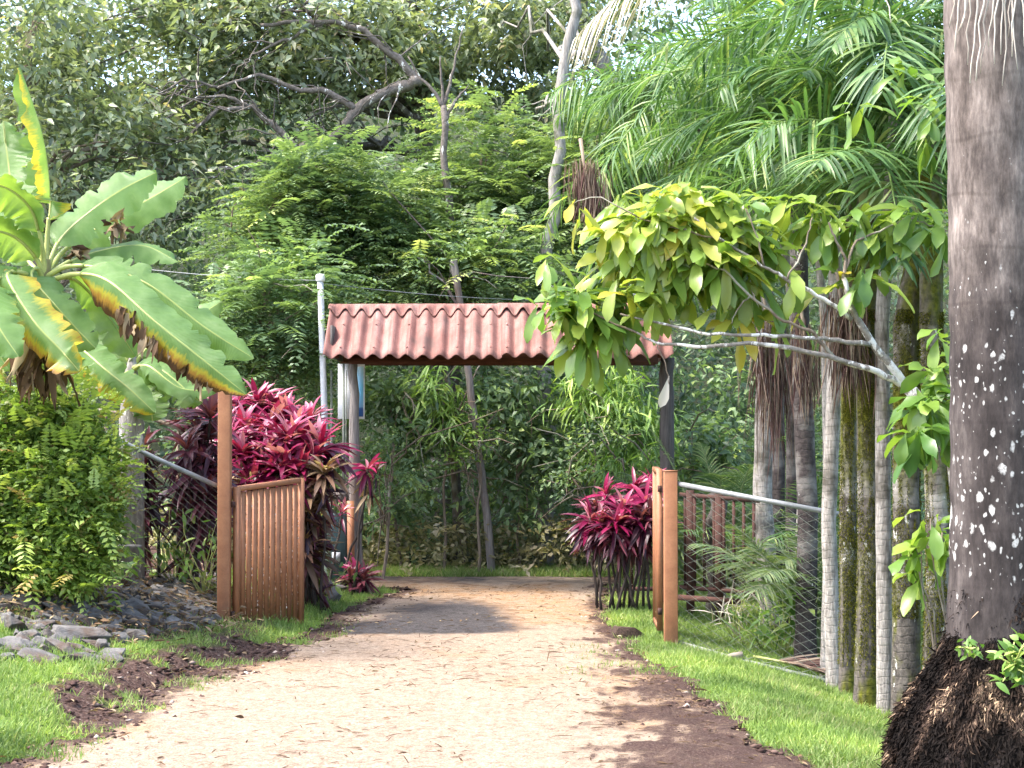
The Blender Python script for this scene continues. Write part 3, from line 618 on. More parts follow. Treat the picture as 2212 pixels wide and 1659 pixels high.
# ------------------------------------------------------------------ fences
def chainlink(mb, c00, c10, c01, c11, cell=.075, r=.0031):
    """c00 bottom start, c10 bottom end, c01 top start, c11 top end"""
    W = np.linalg.norm(c10 - c00); H = np.linalg.norm(c01 - c00); nu = int(W / cell); nv = int(H / (cell * .5)) 
    def q(u, v): return (c00 * (1 - u) + c10 * u) * (1 - v) + (c01 * (1 - u) + c11 * u) * v
    for i in range(nu + 1):
        pts = []
        for j in range(nv + 1):
            uu = (i + (1.0 if (i + j) % 2 else 0.0)) / nu
            pts.append(q(min(max(uu, 0), 1), j / nv) + np.array([0, .002 if j % 2 else -.002, 0]))
        mb.tube(pts, r, 4, cap=False)
s0 = P(1462, 1043, 14.2); s1 = P(1840, 1116, 13.5); e0 = P(1466, 1388, 14.2); e1 = P(1850, 1486, 13.5)
t = thing('chain_link_fence', 'chain-link fence with grey pipe rails sloping down from the short orange post', 'fence', (e0[0], e0[1], e0[2]))
mb = MB(); mb.tube([s0 - [.03, 0, 0], s1], .021, 12); mb.build('top_rail', M['galv'], t)
mb = MB(); mb.tube([e0, P(1600, 1426, 13.95), e1], .018, 10); mb.build('bottom_rail', M['wire'], t)
mb = MB(); chainlink(mb, e0 + [0, 0, .01], e1 + [0, 0, .01], s0, s1); mb.build('mesh', M['wire'], t)
s1 = P(470, 1050, 14.6); s0 = P(203, 924, 14.4); g0 = onground(203, 14.4); g1 = onground(470, 14.6)
t = thing('chain_link_fence', 'chain-link fence with a pipe rail climbing left from the tall orange post', 'fence', g1)
mb = MB(); mb.tube([P(120, 885, 14.35), s0, s0 * .5 + s1 * .5 + [0, 0, -.012], s1], .02, 12); mb.build('top_rail', M['galv'], t)
mb = MB(); chainlink(mb, g0 + [0, 0, .1], g1 + [0, 0, .05], s0, s1, .068, .0018); mb.build('mesh', M['wire'], t)
mb = MB(); mb.tube([onground(150, 14.38), P(150, 898, 14.38)], .02, 10); mb.build('post', M['galv'], t)
# old rail fence behind
t = thing('rail_fence', 'old brown pipe fence with a bent top rail behind the banana plants', 'fence', onground(290, 15.9))
mb = MB(); mb.tube([P(90, 868, 15.9), P(150, 878, 15.9), P(260, 893, 15.9), P(330, 905, 15.9), P(385, 925, 15.9), P(420, 965, 15.9)], .019, 10); mb.build('rail', M['bark_brown'], t)
for px, py in ((228, 890), (290, 898), (385, 925)):
    mb = MB(); mb.tube([onground(px, 15.9), P(px, py, 15.9)], .016, 8); mb.build('post', M['bark_brown'], t)
# rusty iron railings behind the right post
def railing(p0, p1, zt0, zb0, zt1, zb1, nb, label, posts):
    t = thing('iron_railing', label, 'railing', (p0[0], p0[1], float(gz(p0[0], p0[1]))), 'rusty iron railings beyond the gate')
    def q(f, z0, z1): return np.array([p0[0] + (p1[0] - p0[0]) * f, p0[1] + (p1[1] - p0[1]) * f, z0 + (z1 - z0) * f])
    for a, b in ((zt0, zt1), (zb0, zb1)):
        mb = MB(); mb.bar(q(0, a, b), q(1, a, b), .04, .04); mb.build('rail', M['rust'], t, smooth=False)
    for i in range(nb):
        f = (i + .5) / nb
        mb = MB(); mb.bar(q(f, zb0, zb1), q(f, zt0, zt1), .028, .028); mb.build('bar', M['rust'], t, smooth=False)
    for f in posts:
        a = q(f, zb0, zb1); a[2] = gz(a[0], a[1]) - .1; mb = MB(); mb.bar(a, q(f, zt0, zt1) + [0, 0, .05], .075, .075); mb.build('post', M['rust'], t, smooth=False)
r0, r1 = P(1325, 1272, 17.6), P(1432, 1272, 17.3)
railing(r0, r1, P(1325, 1090, 17.6)[2], r0[2], P(1432, 1085, 17.3)[2], r1[2], 4, 'rusty iron railing panel partly covered by the magenta shrub', (1.0,))
r0, r1 = P(1470, 1268, 17.0), P(1640, 1282, 16.4)
railing(r0, r1, P(1470, 1068, 17.0)[2], r0[2], P(1640, 1082, 16.4)[2], r1[2], 8, 'rusty iron railing seen through the chain-link fence', (.13, .5))
mb = MB(); mb.bar(P(1462, 1290, 16.3), P(1600, 1300, 15.9), .05, .05); 
o = mb.build('fallen_bar', M['rust'], None, smooth=False, loc=P(1500, 1290, 16.2)); tag(o, 'loose rusty steel bar propped low in front of the seen-through railing', 'bar')

# ------------------------------------------------------------------ rocks of the left bank
def rock(px, py, wpx, hpx, depth, label, seed, tilt=-.35):
    b0 = ghit(px, py + hpx * .35); sc = b0[1] / F; wx, hz = wpx * sc, hpx * sc
    rr = np.random.default_rng(seed); bm = bmesh.new()
    pts = unit(rr.normal(size=(13, 3))) * rr.uniform(.75, 1.1, (13, 1)); pts = np.sign(pts) * np.abs(pts) ** .75
    pts = pts * np.array([wx / 2, depth / 2, hz / 2]); c, s = math.cos(tilt), math.sin(tilt)
    pts = np.stack([pts[:, 0] * c - pts[:, 2] * s * .8, pts[:, 1], pts[:, 0] * s * .8 + pts[:, 2] * c], 1)
    for q in pts: bm.verts.new(q)
    r_ = bmesh.ops.convex_hull(bm, input=bm.verts[:]); bmesh.ops.delete(bm, geom=[v for v in bm.verts if not v.link_faces], context='VERTS')
    bmesh.ops.bevel(bm, geom=bm.edges[:] + bm.verts[:], offset=min(wx, hz) * .025, segments=1, affect='EDGES')
    bmesh.ops.recalc_face_normals(bm, faces=bm.faces)
    me = bpy.data.meshes.new('rock'); bm.to_mesh(me); bm.free(); me.materials.append(M['rock'])
    o = bpy.data.objects.new('rock', me); COL.objects.link(o); o.location = (b0[0], b0[1] + depth * .2, b0[2] + hz * .10); o.rotation_euler = (rr.uniform(-.35, .35), rr.uniform(-.2, .2), rr.uniform(-.6, .6))
    tag(o, label, 'rock', 'stones of the rocky bank')
big = [
    (292, 1308, 84, 56, .3, 'pale grey-white rock with a dark underside in the middle of the stony bank'),
    (165, 1365, 150, 60, .4, 'long dark slab sloping down to the bright grass'),
    (390, 1350, 110, 36, .3, 'low flat pale rock at the upper edge of the bright grass'),
    (85, 1418, 130, 34, .3, 'flat brown slab lying lowest at the left of the bank'),
    (265, 1255, 110, 44, .3, 'grey slab under the leafy weed at the foot of the hedge'),
    (350, 1290, 150, 40, .3, 'long narrow grey slab leaning right beside the pale white rock'),
    (430, 1325, 120, 36, .3, 'grey slab leaning against the foot of the tall orange post'),
    (405, 1262, 110, 46, .35, 'brownish boulder at the top of the bank under the dark shrubs'),
    (700, 1272, 80, 50, .35, 'grey rock right of the half open gate leaf beside the meter box'),
    (30, 1352, 90, 40, .3, 'mossy grey stone at the far left edge of the bank'),
    (55, 1300, 120, 40, .3, 'brown stone in the dark soil below the hedge'),
]
for i, b_ in enumerate(big): rock(*b_[:5], b_[5], 200 + i, tilt=-.38 if i not in (0, 2, 3) else -.15)
rr = np.random.default_rng(5)
for i in range(150):
    px = rr.uniform(5, 468); py = rr.uniform(1232, 1335) + (465 - px) * .2 * rr.random()
    lg = rr.random() < .4
    rock(px, py, rr.uniform(70, 130) if lg else rr.uniform(26, 66), rr.uniform(18, 46), rr.uniform(.12, .28), 'broken grey stone among the many in the stony bank left of the tall orange post', 300 + i, tilt=rr.uniform(-.62, -.25) if lg else rr.uniform(-.7, .2))
for i in range(60):
    px = rr.uniform(0, 260); py = rr.uniform(1285, 1425)
    rock(px, py, rr.uniform(40, 110), rr.uniform(18, 42), rr.uniform(.12, .28), 'broken grey stone among the many in the stony bank left of the tall orange post', 700 + i, tilt=rr.uniform(-.6, -.1))
for px, py in ((672, 1262), (718, 1285), (735, 1268)): rock(px, py, 40, 26, .18, 'small grey stone between the gate leaf and the meter box', int(px))
rock(1356, 1366, 90, 44, .3, 'dark clod of earth at the edge of the driveway before the short orange post', 77, tilt=0)
o = bpy.data.objects[-1]; o = [q for q in bpy.data.objects if q.get('label', '').startswith('dark clod')][0]; o.name = 'earth_clod'; o['category'] = 'clod of earth'; del o['group']; o.data.materials[0] = M['rootbed0']

# ------------------------------------------------------------------ foliage makers
def clump_leaves(mb, C, rad, per, L, W, prof='dia', up=.7, grav=.1, out=None, flat=.5, droop=.15, rlo=0, rhi=1):
    """sprays of leaves round twig tips C (N,3)"""
    N_ = len(C)
    ax = RN.normal(size=(N_, 3)); ax[:, 2] *= flat
    if out is not None: ax = ax * .7 + out
    ax = unit(ax); tw = RN.random((N_, per)); sgn = np.where(np.arange(per) % 2, 1, -1)[None, :, None]
    side = unit(np.cross(ax, [0, 0, 1.0]) + 1e-4)
    pos = C[:, None] + ax[:, None] * ((tw - .4) * 1.7 * rad)[..., None] + RN.normal(0, rad * .22, (N_, per, 3))
    d = ax[:, None] * .6 + side[:, None] * sgn * .8 + RN.normal(0, .4, (N_, per, 3)); d[..., 2] -= grav * 2
    nr = RN.normal(0, .45, (N_, per, 3)); nr[..., 2] += up
    tone = np.clip(np.repeat(RN.normal(.45, .2, (N_, 1)), per, 1) + RN.normal(0, .18, (N_, per)), 0, 1) * (rhi - rlo) + rlo
    k = N_ * per
    mb.leaves(pos.reshape(k, 3), d.reshape(k, 3), nr.reshape(k, 3), RN.uniform(.6, 1.15, k) * L, RN.uniform(.75, 1.1, k) * W, prof, droop=droop, rnd=tone.ravel(), grav=grav)
def pinnate(mb, B, D, Lf, nl=9, ll=.085, lw=.03, grav=.3, tone=None, leaf_up=.0):
    """feathery compound leaves: base B, direction D, length Lf"""
    N_ = len(B); D = unit(D); side = unit(np.cross(D, [0, 0, 1.0]) + 1e-4); nn = unit(np.cross(side, D))
    Lf = np.broadcast_to(Lf, (N_,)); tt = np.linspace(.18, 1, nl)
    if tone is None: tone = np.clip(RN.normal(.5, .25, N_), 0, 1)
    for s_ in (-1, 1):
        pos = B[:, None] + D[:, None] * (tt[None] * Lf[:, None])[..., None]; pos[..., 2] -= grav * (tt ** 2)[None] * Lf[:, None]
        d = D[:, None] * .35 + side[:, None] * s_ + RN.normal(0, .12, (N_, nl, 3)); d[..., 2] -= .25
        nr = nn[:, None] + RN.normal(0, .2, (N_, nl, 3))
        sz = (np.sin(np.pi * np.clip(tt * .85 + .12, 0, 1)) ** .6)[None] * RN.uniform(.85, 1.15, (N_, nl)) * (Lf / Lf.mean())[:, None]
        k = N_ * nl
        mb.leaves(pos.reshape(k, 3), d.reshape(k, 3), nr.reshape(k, 3), (sz * ll).ravel(), lw, 'dia', droop=.1, fold=.15, rnd=np.repeat(tone, nl))
def inell(n, c, r, shell=.5):
    v = rdir(n); q = (shell + (1 - shell) * RN.random((n, 1)) ** .6) if shell else RN.random((n, 1)) ** .33
    return np.array(c) + v * q * np.array(r), v
def curve(a, b, sag=.15, n=7, wob=.04):
    a = np.array(a, float); b = np.array(b, float); t_ = np.linspace(0, 1, n)[:, None]; L = np.linalg.norm(b - a)
    p = a * (1 - t_) + b * t_ + np.array([0, 0, 1.0]) * sag * L * np.sin(t_ * np.pi) + RN.normal(0, wob * L, (n, 3)) * np.sin(t_ * np.pi); return p
def tree(name, label, path, r0, r1, bark, ells, nclump, kind, leafm, group=None, limbs=7, **kw):
    base = np.array(path[0]); base = np.array([base[0], base[1], float(gz(base[0], base[1]))])
    t = thing(name, label, 'tree', base, group)
    path = [base - [0, 0, .2]] + [np.array(p) for p in path[1:]]
    pp = []
    for a, b in zip(path[:-1], path[1:]):
        for f in np.linspace(0, 1, 5)[:-1]: pp.append(a * (1 - f) + b * f)
    pp.append(path[-1]); pp = np.array(pp); pp[1:-1] += RN.normal(0, kw.pop('wob', .025), pp[1:-1].shape)
    mb = MB(); mb.tube(pp, np.linspace(r0, r1, len(pp)), 10, jit=.08); mb.build('trunk', bark, t)
    Cs = []; Os = []
    tot = sum(e[1][0] * e[1][1] * e[1][2] for e in ells) if ells else 1
    for c, r_ in ells:
        k = max(8, int(nclump * (r_[0] * r_[1] * r_[2]) / tot)); C, v = inell(k, c, r_, kw.get('shell', .45)); Cs.append(C); Os.append(v)
    if not ells: return t
    C = np.concatenate(Cs); O = np.concatenate(Os)
    mb = MB(); upper = pp[len(pp) // 3:]
    for i in RN.choice(len(C), min(limbs * 3 if limbs > 6 else limbs * 2, len(C)), replace=False):
        k = np.argmin(np.linalg.norm(upper - C[i] + [0, 0, .6], axis=1)); a = upper[k]
        q = curve(a, C[i], .1, 8, .035); mb.tube(q, np.linspace(r1 * .55, .008, 8), 6, cap=False)
        for _ in range(2):
            j = RN.integers(3, 8); e = q[j] + RN.normal(0, .45, 3); mb.tube(curve(q[j], e, .05, 4, .06), np.linspace(.012, .004, 4), 4, cap=False)
    for fk in kw.pop('fork', []):
        q = np.array([P(a_, b_, 21.9) for a_, b_ in fk]); f = np.linspace(0, len(q) - 1, 12); q = np.stack([np.interp(f, np.arange(len(q)), q[:, k]) for k in range(3)], 1) + RN.normal(0, .008, (12, 3)); mb.tube(q, np.linspace(.03, .008, 12), 7, jit=.08)
    mb.build('limbs', bark, t)
    mb = MB()
    fill(mb, C, O, kind, **kw)
    mb.build('crown', leafm, t); return t
def fill(mb, C, O, kind, size=1.0, per=16, **kw):
    if kind == 'broad': clump_leaves(mb, C, .34 * size, per, .17 * size, .075 * size, 'dia', out=O * .6, grav=.12, flat=.5)
    elif kind == 'small': clump_leaves(mb, C, .28 * size, per, .10 * size, .05 * size, 'dia', out=O * .5, grav=.08, flat=.5)
    elif kind == 'lance': clump_leaves(mb, C, .30 * size, per, .24 * size, .034 * size, 'strap', out=O * .4, grav=.3, flat=.4)
    elif kind == 'feather':
        nf = kw.get('nf', 4); k = len(C)
        B = np.repeat(C, nf, 0) + RN.normal(0, .12 * size, (k * nf, 3)); D = np.repeat(O, nf, 0) * .8 + RN.normal(0, .7, (k * nf, 3)); D[:, 2] = D[:, 2] * .35 + .15
        tone = np.clip(np.repeat(RN.normal(.45, .22, k), nf) + RN.normal(0, .12, k * nf), 0, 1)
        pinnate(mb, B, D, RN.uniform(.35, .7, k * nf) * size, 9, .105 * size, .042 * size, tone=tone)
def E(px, py, d, rx, ry, rz): return (P(px, py, d), (rx, ry, rz))

# ------------------------------------------------------------------ the forest behind: a mass, plus trees one can tell apart
def mass(n, x0, x1, y0, y1, zlo, zhi, ypow=1.6, gaps=.0, seed=0):
    x = RN.uniform(x0, x1, n); y = y0 + (y1 - y0) * RN.random(n) ** ypow; z = gz(x, y) + zlo + (zhi - zlo) * RN.random(n)
    if gaps:
        k = fbm(x * .55 + 50, z * .55 + y * .2 + 50, 400 + seed, 3) > gaps; x, y, z = x[k], y[k], z[k]
    px = 1106 + x / y * F; k = (z < 7.2) | (np.hypot(x - 0.2, (z - 8.6) * 1.2) > 1.5); x, y, z = x[k], y[k], z[k]   # an opening in the canopy
    return np.stack([x, y, z], 1)
def skygap(C):
    """leave openings in the high canopy where the sky shows through"""
    px = 1106 + C[:, 0] / C[:, 1] * F; py = 929 - (C[:, 2] - CH) / C[:, 1] * F
    return C
mb = MB()
C = mass(6200, -14, 14, 25, 38, .2, 11.5, 1.5, .36, 1); clump_leaves(mb, C, .42, 16, .19, .085, 'dia', grav=.12)
C = mass(2600, -12, 12, 22.6, 27, -.1, 4.6, 1.2, .38, 2); clump_leaves(mb, C, .34, 16, .14, .065, 'dia', grav=.12, rhi=.8)
tag(mb.build('forest', M['deep']), 'dense dark green forest rising behind the gateway', 'forest', kind='stuff')
mb = MB()
C = mass(1900, -9, 9, 20.3, 22.4, -.08, .62, 1.0, .3, 3); clump_leaves(mb, C, .2, 14, .10, .055, 'dia', grav=.08)
C = mass(500, -7, 7, 21.5, 23.0, -.02, .5, 1.0, .3, 4); clump_leaves(mb, C, .18, 10, .12, .06, 'dia', grav=.1, mi=0) if False else None
tag(mb.build('undergrowth', M['hedge_dull'] if 'hedge_dull' in M else leafmat('leaf_undergrowth', [(0, (.15, .14, .08)), (.4, (.28, .27, .14)), (.75, (.37, .31, .2)), (1, (.5, .43, .31))], patch=.5, rough=.6, spec=.2)), 'low brownish-green undergrowth along the far side of the track', 'undergrowth', kind='stuff')

mb = MB()
C = mass(1500, -4.2, 4.6, 21.0, 22.8, .2, 3.4, 1.0, .36, 6); clump_leaves(mb, C, .27, 15, .115, .056, 'dia', grav=.12)
tag(mb.build('thicket', M['mid']), 'mid-green leafy thicket closing off the view through the gateway', 'thicket', kind='stuff')
def T3(pts, d): return [P(a, b, d) for a, b in pts]
tree('forest_tree', 'pale forked trunk rising straight above the middle of the corrugated roof', T3([(985, 1150), (982, 650), (970, 430), (958, 228)], 21.9), .07, .042, M['bark_lichen'],
     [E(1000, 60, 25.5, 1.6, 1.2, 1.0), E(880, 120, 25.0, 1.0, .9, .7), E(1090, 150, 26, 1.0, 1, .8)], 420, 'broad', M['olive'], limbs=0, fork=[[(958, 232), (935, 195), (905, 165), (880, 120)], [(958, 232), (972, 185), (984, 130), (1000, 60)], [(962, 262), (985, 215), (1012, 185)], [(958, 240), (955, 190), (950, 120)]])
tree('forest_tree', 'white-barked slender crooked trunk left of the palms reaching the top of the view', T3([(1180, 1150), (1182, 800), (1178, 620), (1196, 460), (1214, 170), (1238, 20), (1225, -160)], 21.5), .095, .06, M['bark_pale'],
     [E(1150, 20, 24.8, 1.1, 1, .7), E(1260, 240, 24.8, .8, .9, 1.0)], 170, 'broad', M['olive'], limbs=5)
tree('forest_tree', 'grey trunk leaning right at the top beside the grey dry palm frond', T3([(1420, 1100), (1390, 420), (1312, 165), (1258, 30), (1210, -110)], 27.0), .16, .12, M['bark_grey'],
     [E(1250, -40, 27, 1.4, 1.2, .7)], 90, 'broad', M['mid'], limbs=4)
tree('leaning_sapling', 'thin straight leaning stem seen through the gateway opening', T3([(1068, 1240), (1050, 1100), (1029, 940), (1008, 780), (980, 560)], 20.55), .052, .042, M['wood'], [E(985, 560, 20.6, .5, .4, .4)], 18, 'small', M['mid'], limbs=1, wob=.006)
tree('spreading_tree', 'big spreading tree with a crooked lichen-spotted limb over the left forest', [P(960, 1150, 26), P(940, 500, 26), P(905, 180, 25.2), P(870, -60, 25)], .2, .12, M['bark_lichen'],
     [E(330, 120, 24.0, 2.3, 1.0, 1.0), E(620, 60, 24.0, 2.0, 1.1, .9), E(480, 290, 23.8, 2.0, .8, .9), E(760, 110, 24.3, 1.3, 1, .7)], 900, 'broad', M['olive'], limbs=10, per=15)
# the crooked limb itself
tt = [o for o in bpy.data.objects if o.name == 'spreading_tree'][0]
mb = MB()
LM = [([(905, 175), (860, 190), (820, 205), (770, 235), (740, 280), (715, 302), (640, 318)], .085, .05), ([(640, 318), (590, 270), (540, 232), (470, 235), (400, 300)], .05, .02),
      ([(770, 235), (700, 195), (640, 190), (560, 160), (470, 190)], .05, .02), ([(640, 318), (520, 360), (430, 372), (330, 390)], .03, .012), ([(540, 232), (480, 205), (420, 215), (340, 270)], .03, .01),
      ([(905, 175), (850, 120), (780, 60), (700, 45), (560, 55)], .06, .025), ([(700, 45), (640, 75), (560, 110), (530, 130)], .03, .012), ([(470, 190), (400, 170), (330, 220), (250, 240)], .02, .008)]
for pts, a, b in LM:
    q = np.array([P(x_, y_, 23.3 + (905 - x_) * -.0008) for x_, y_ in pts]); f = np.linspace(0, len(q) - 1, len(q) * 4); q = np.stack([np.interp(f, np.arange(len(q)), q[:, k]) for k in range(3)], 1); q += RN.normal(0, .012, q.shape)
    mb.tube(q, np.linspace(a, b, len(q)), 8, jit=.1)
    for _ in range(9):
        s_ = q[RN.integers(2, len(q))]; e = s_ + RN.normal(0, .5, 3) + [-.2, -.1, 0]; mb.tube(curve(s_, e, .06, 6, .07), np.linspace(.013, .004, 6), 4, cap=False)
mb.build('crooked_limb', M['bark_lichen'], tt)
tree('forest_tree', 'bare-twigged olive tree at the far left behind the banana leaves', [P(70, 1100, 23), P(80, 500, 23), P(60, 100, 23)], .12, .06, M['bark_brown'],
     [E(60, 60, 22.6, 1.1, 1, .9), E(180, 330, 22.6, 1.5, .8, 1.0), E(330, 420, 22.8, 1.1, .7, .8), E(40, 260, 22.8, .8, .8, 1.0)], 430, 'broad', M['olive'], limbs=10, per=13)
feather = [
    ('feathery light green sapling left of the capped pipe pole', (600, 1150), 21.2, [(560, 530, .7, .5, .45), (640, 440, .65, .5, .5), (700, 390, .6, .5, .4)], 150),
    ('feathery sapling with a yellow-green top above the left end of the roof', (760, 1100), 21.6, [(700, 470, .9, .6, .55), (800, 440, .8, .6, .5), (760, 560, 1.0, .6, .4)], 210),
    ('tall feathery tree in front of the pale forked trunk', (1030, 1100), 22.8, [(1040, 330, .75, .6, .7), (1100, 430, .9, .7, .6), (960, 450, .8, .6, .5)], 210),
    ('wide feathery shrub just above the roof ridge', (1000, 1100), 21.4, [(920, 560, 1.0, .6, .45), (1080, 560, .9, .6, .45), (860, 610, .7, .5, .3)], 200),
    ('dark feathery shrub between the banana leaves and the pipe pole', (570, 1150), 19.6, [(560, 700, .62, .5, .55), (630, 640, .55, .5, .6), (600, 780, .5, .4, .3)], 170),
    ('olive feathery tree left of the palms and right of the white trunk', (1290, 1100), 22.2, [(1290, 330, .75, .6, .7), (1240, 470, .6, .5, .5), (1330, 450, .6, .5, .5)], 170),
]
for lab, b0, d_, el, nc_ in feather:
    bs = onground(b0[0], d_); top = P(el[0][0], el[0][1] - 40, d_)
    tree('feathery_tree', lab, [bs, bs * .45 + top * .55 + [.1, 0, 0], top], .05, .02, M['bark_brown'], [E(a, b, d_, c, e, f) for a, b, c, e, f in el], nc_, 'feather', M['feather'] if 'dark' not in lab else M['mid'], limbs=5, nf=5, shell=.3, group='feathery trees at the forest edge')
shr = [
    ('bright lance-leaved shrub behind the leaning stem', (965, 1200), 20.6, [(960, 860, .22, .2, .4), (985, 920, .2, .2, .2)], 34, 'lance', 'lance'),
    ('bright lance-leaved shrub under the right half of the roof', (1330, 1200), 20.6, [(1300, 850, .5, .3, .35), (1380, 900, .4, .3, .35), (1330, 990, .5, .3, .2)], 110, 'lance', 'lance'),
    ('round-leaved grey-green shrub left of the magenta shrub', (1290, 1180), 20.2, [(1280, 960, .4, .3, .25), (1230, 1020, .4, .3, .2), (1350, 940, .3, .3, .2)], 55, 'small', 'mid'),
    ('small yellow-green climber on the leaning stem', (1040, 1200), 20.45, [(1040, 950, .2, .15, .25), (1000, 985, .15, .15, .15)], 14, 'small', 'lance'),
    ('grey-leaved bush just right of the left timber post', (830, 1200), 20.0, [(850, 960, .35, .25, .2), (815, 1090, .22, .2, .3), (870, 1030, .3, .2, .3)], 40, 'small', 'mid'),
    ('green bush filling the left of the gateway opening', (860, 1200), 20.8, [(850, 850, .6, .4, .3), (900, 940, .5, .4, .5), (840, 1060, .5, .3, .4)], 120, 'broad', 'mid'),
    ('green bush filling the middle of the gateway opening', (1120, 1200), 20.9, [(1120, 860, .6, .4, .3), (1160, 960, .6, .4, .5), (1100, 1060, .6, .3, .4)], 130, 'broad', 'mid'),
    ('bushy green sapling between the palms and the right timber post', (1530, 1200), 19.5, [(1530, 1000, .5, .4, .5), (1500, 1120, .4, .3, .4)], 80, 'broad', 'mid'),
    ('yellow-green lance-leaved sprig above the magenta shrub', (1380, 1200), 19.4, [(1345, 1000, .22, .2, .12), (1420, 985, .25, .2, .12)], 18, 'lance', 'lance'),
]
for lab, b0, d_, el, nc_, kd, mm in shr:
    bs = onground(b0[0], d_); top = P(el[0][0], el[0][1] - 10, d_)
    tr = tree('shrub', lab, [bs, bs * .5 + top * .5, top], .022, .01, M['bark_brown'], [E(a, b, d_, c, e, f) for a, b, c, e, f in el], nc_, kd, M[mm], limbs=3, size=.85, shell=.1, group='shrubs at the forest edge'); tr['category'] = 'shrub'

# ------------------------------------------------------------------ banana plants
def bananamat():
    m, n, b, out = mat('banana_leaf'); r, u, v, a = lf(n)    # r = browning of this leaf, g = along, b = |across|, a = signed side flag
    vein = N(n, 'TexWave', wave_type='BANDS', bands_direction='X'); 
    cmb = N(n, 'CombineXYZ'); n.links.new(mth(n, 'ADD', u, mth(n, 'MULTIPLY', v, -.05)), cmb.inputs[0]); n.links.new(cmb.outputs[0], vein.inputs['Vector']); vein.inputs['Scale'].default_value = 42; vein.inputs['Distortion'].default_value = .6
    c = ramp(n, noise(n, 4, 4), [(.3, (.13, .25, .065)), (.55, (.20, .34, .11)), (.75, (.30, .43, .19))])
    c = mix(n, .22, c, ramp(n, vein.outputs['Fac'], [(0, (.5, .55, .5)), (1, (1.35, 1.3, 1.25))]), 'MULTIPLY')
    nz = noise(n, 9, 5, .7)
    strk = N(n, 'TexNoise'); strk.inputs['Scale'].default_value = 1; c2 = N(n, 'CombineXYZ'); n.links.new(mth(n, 'MULTIPLY', u, 90), c2.inputs[0]); n.links.new(mth(n, 'MULTIPLY', v, 1.5), c2.inputs[1]); n.links.new(c2.outputs[0], strk.inputs['Vector'])
    edge = mth(n, 'ADD', mth(n, 'MULTIPLY', mth(n, 'MULTIPLY', v, r), 1.25), mth(n, 'MULTIPLY', mth(n, 'SUBTRACT', mth(n, 'ADD', nz, strk.outputs['Fac']), 1.0), .55))
    c = mix(n, mrange(n, edge, .34, .56), c, (.50, .44, .06)); c = mix(n, mrange(n, edge, .62, .80), c, (.45, .24, .05)); c = mix(n, mrange(n, edge, .85, 1.05), c, (.10, .05, .025))
    c = mix(n, mrange(n, v, .045, .025), c, (.38, .46, .14))
    n.links.new(c, b.inputs['Base Color']); b.inputs['Roughness'].default_value = .36; b.inputs['Specular IOR Level'].default_value = .55
    bump(n, b, vein.outputs['Fac'], .5, .006)
    t = N(n, 'BsdfTranslucent'); n.links.new(mix(n, 1.0, c, (1.5, 1.35, .45), 'MULTIPLY'), t.inputs[0]); ms = N(n, 'MixShader'); ms.inputs[0].default_value = .48
    n.links.new(b.outputs[0], ms.inputs[1]); n.links.new(t.outputs[0], ms.inputs[2]); n.links.new(ms.outputs[0], out.inputs[0]); return m
M['banana'] = bananamat()
M['petiole'] = paintmat('banana_petiole', (.28, .33, .08), (.45, .47, .15), .4, 6)
M['bstem'] = barkmat('banana_stem', (.12, .12, .04), (.28, .26, .10), (.10, .06, .035), (5, 5, .8), rough=.6)
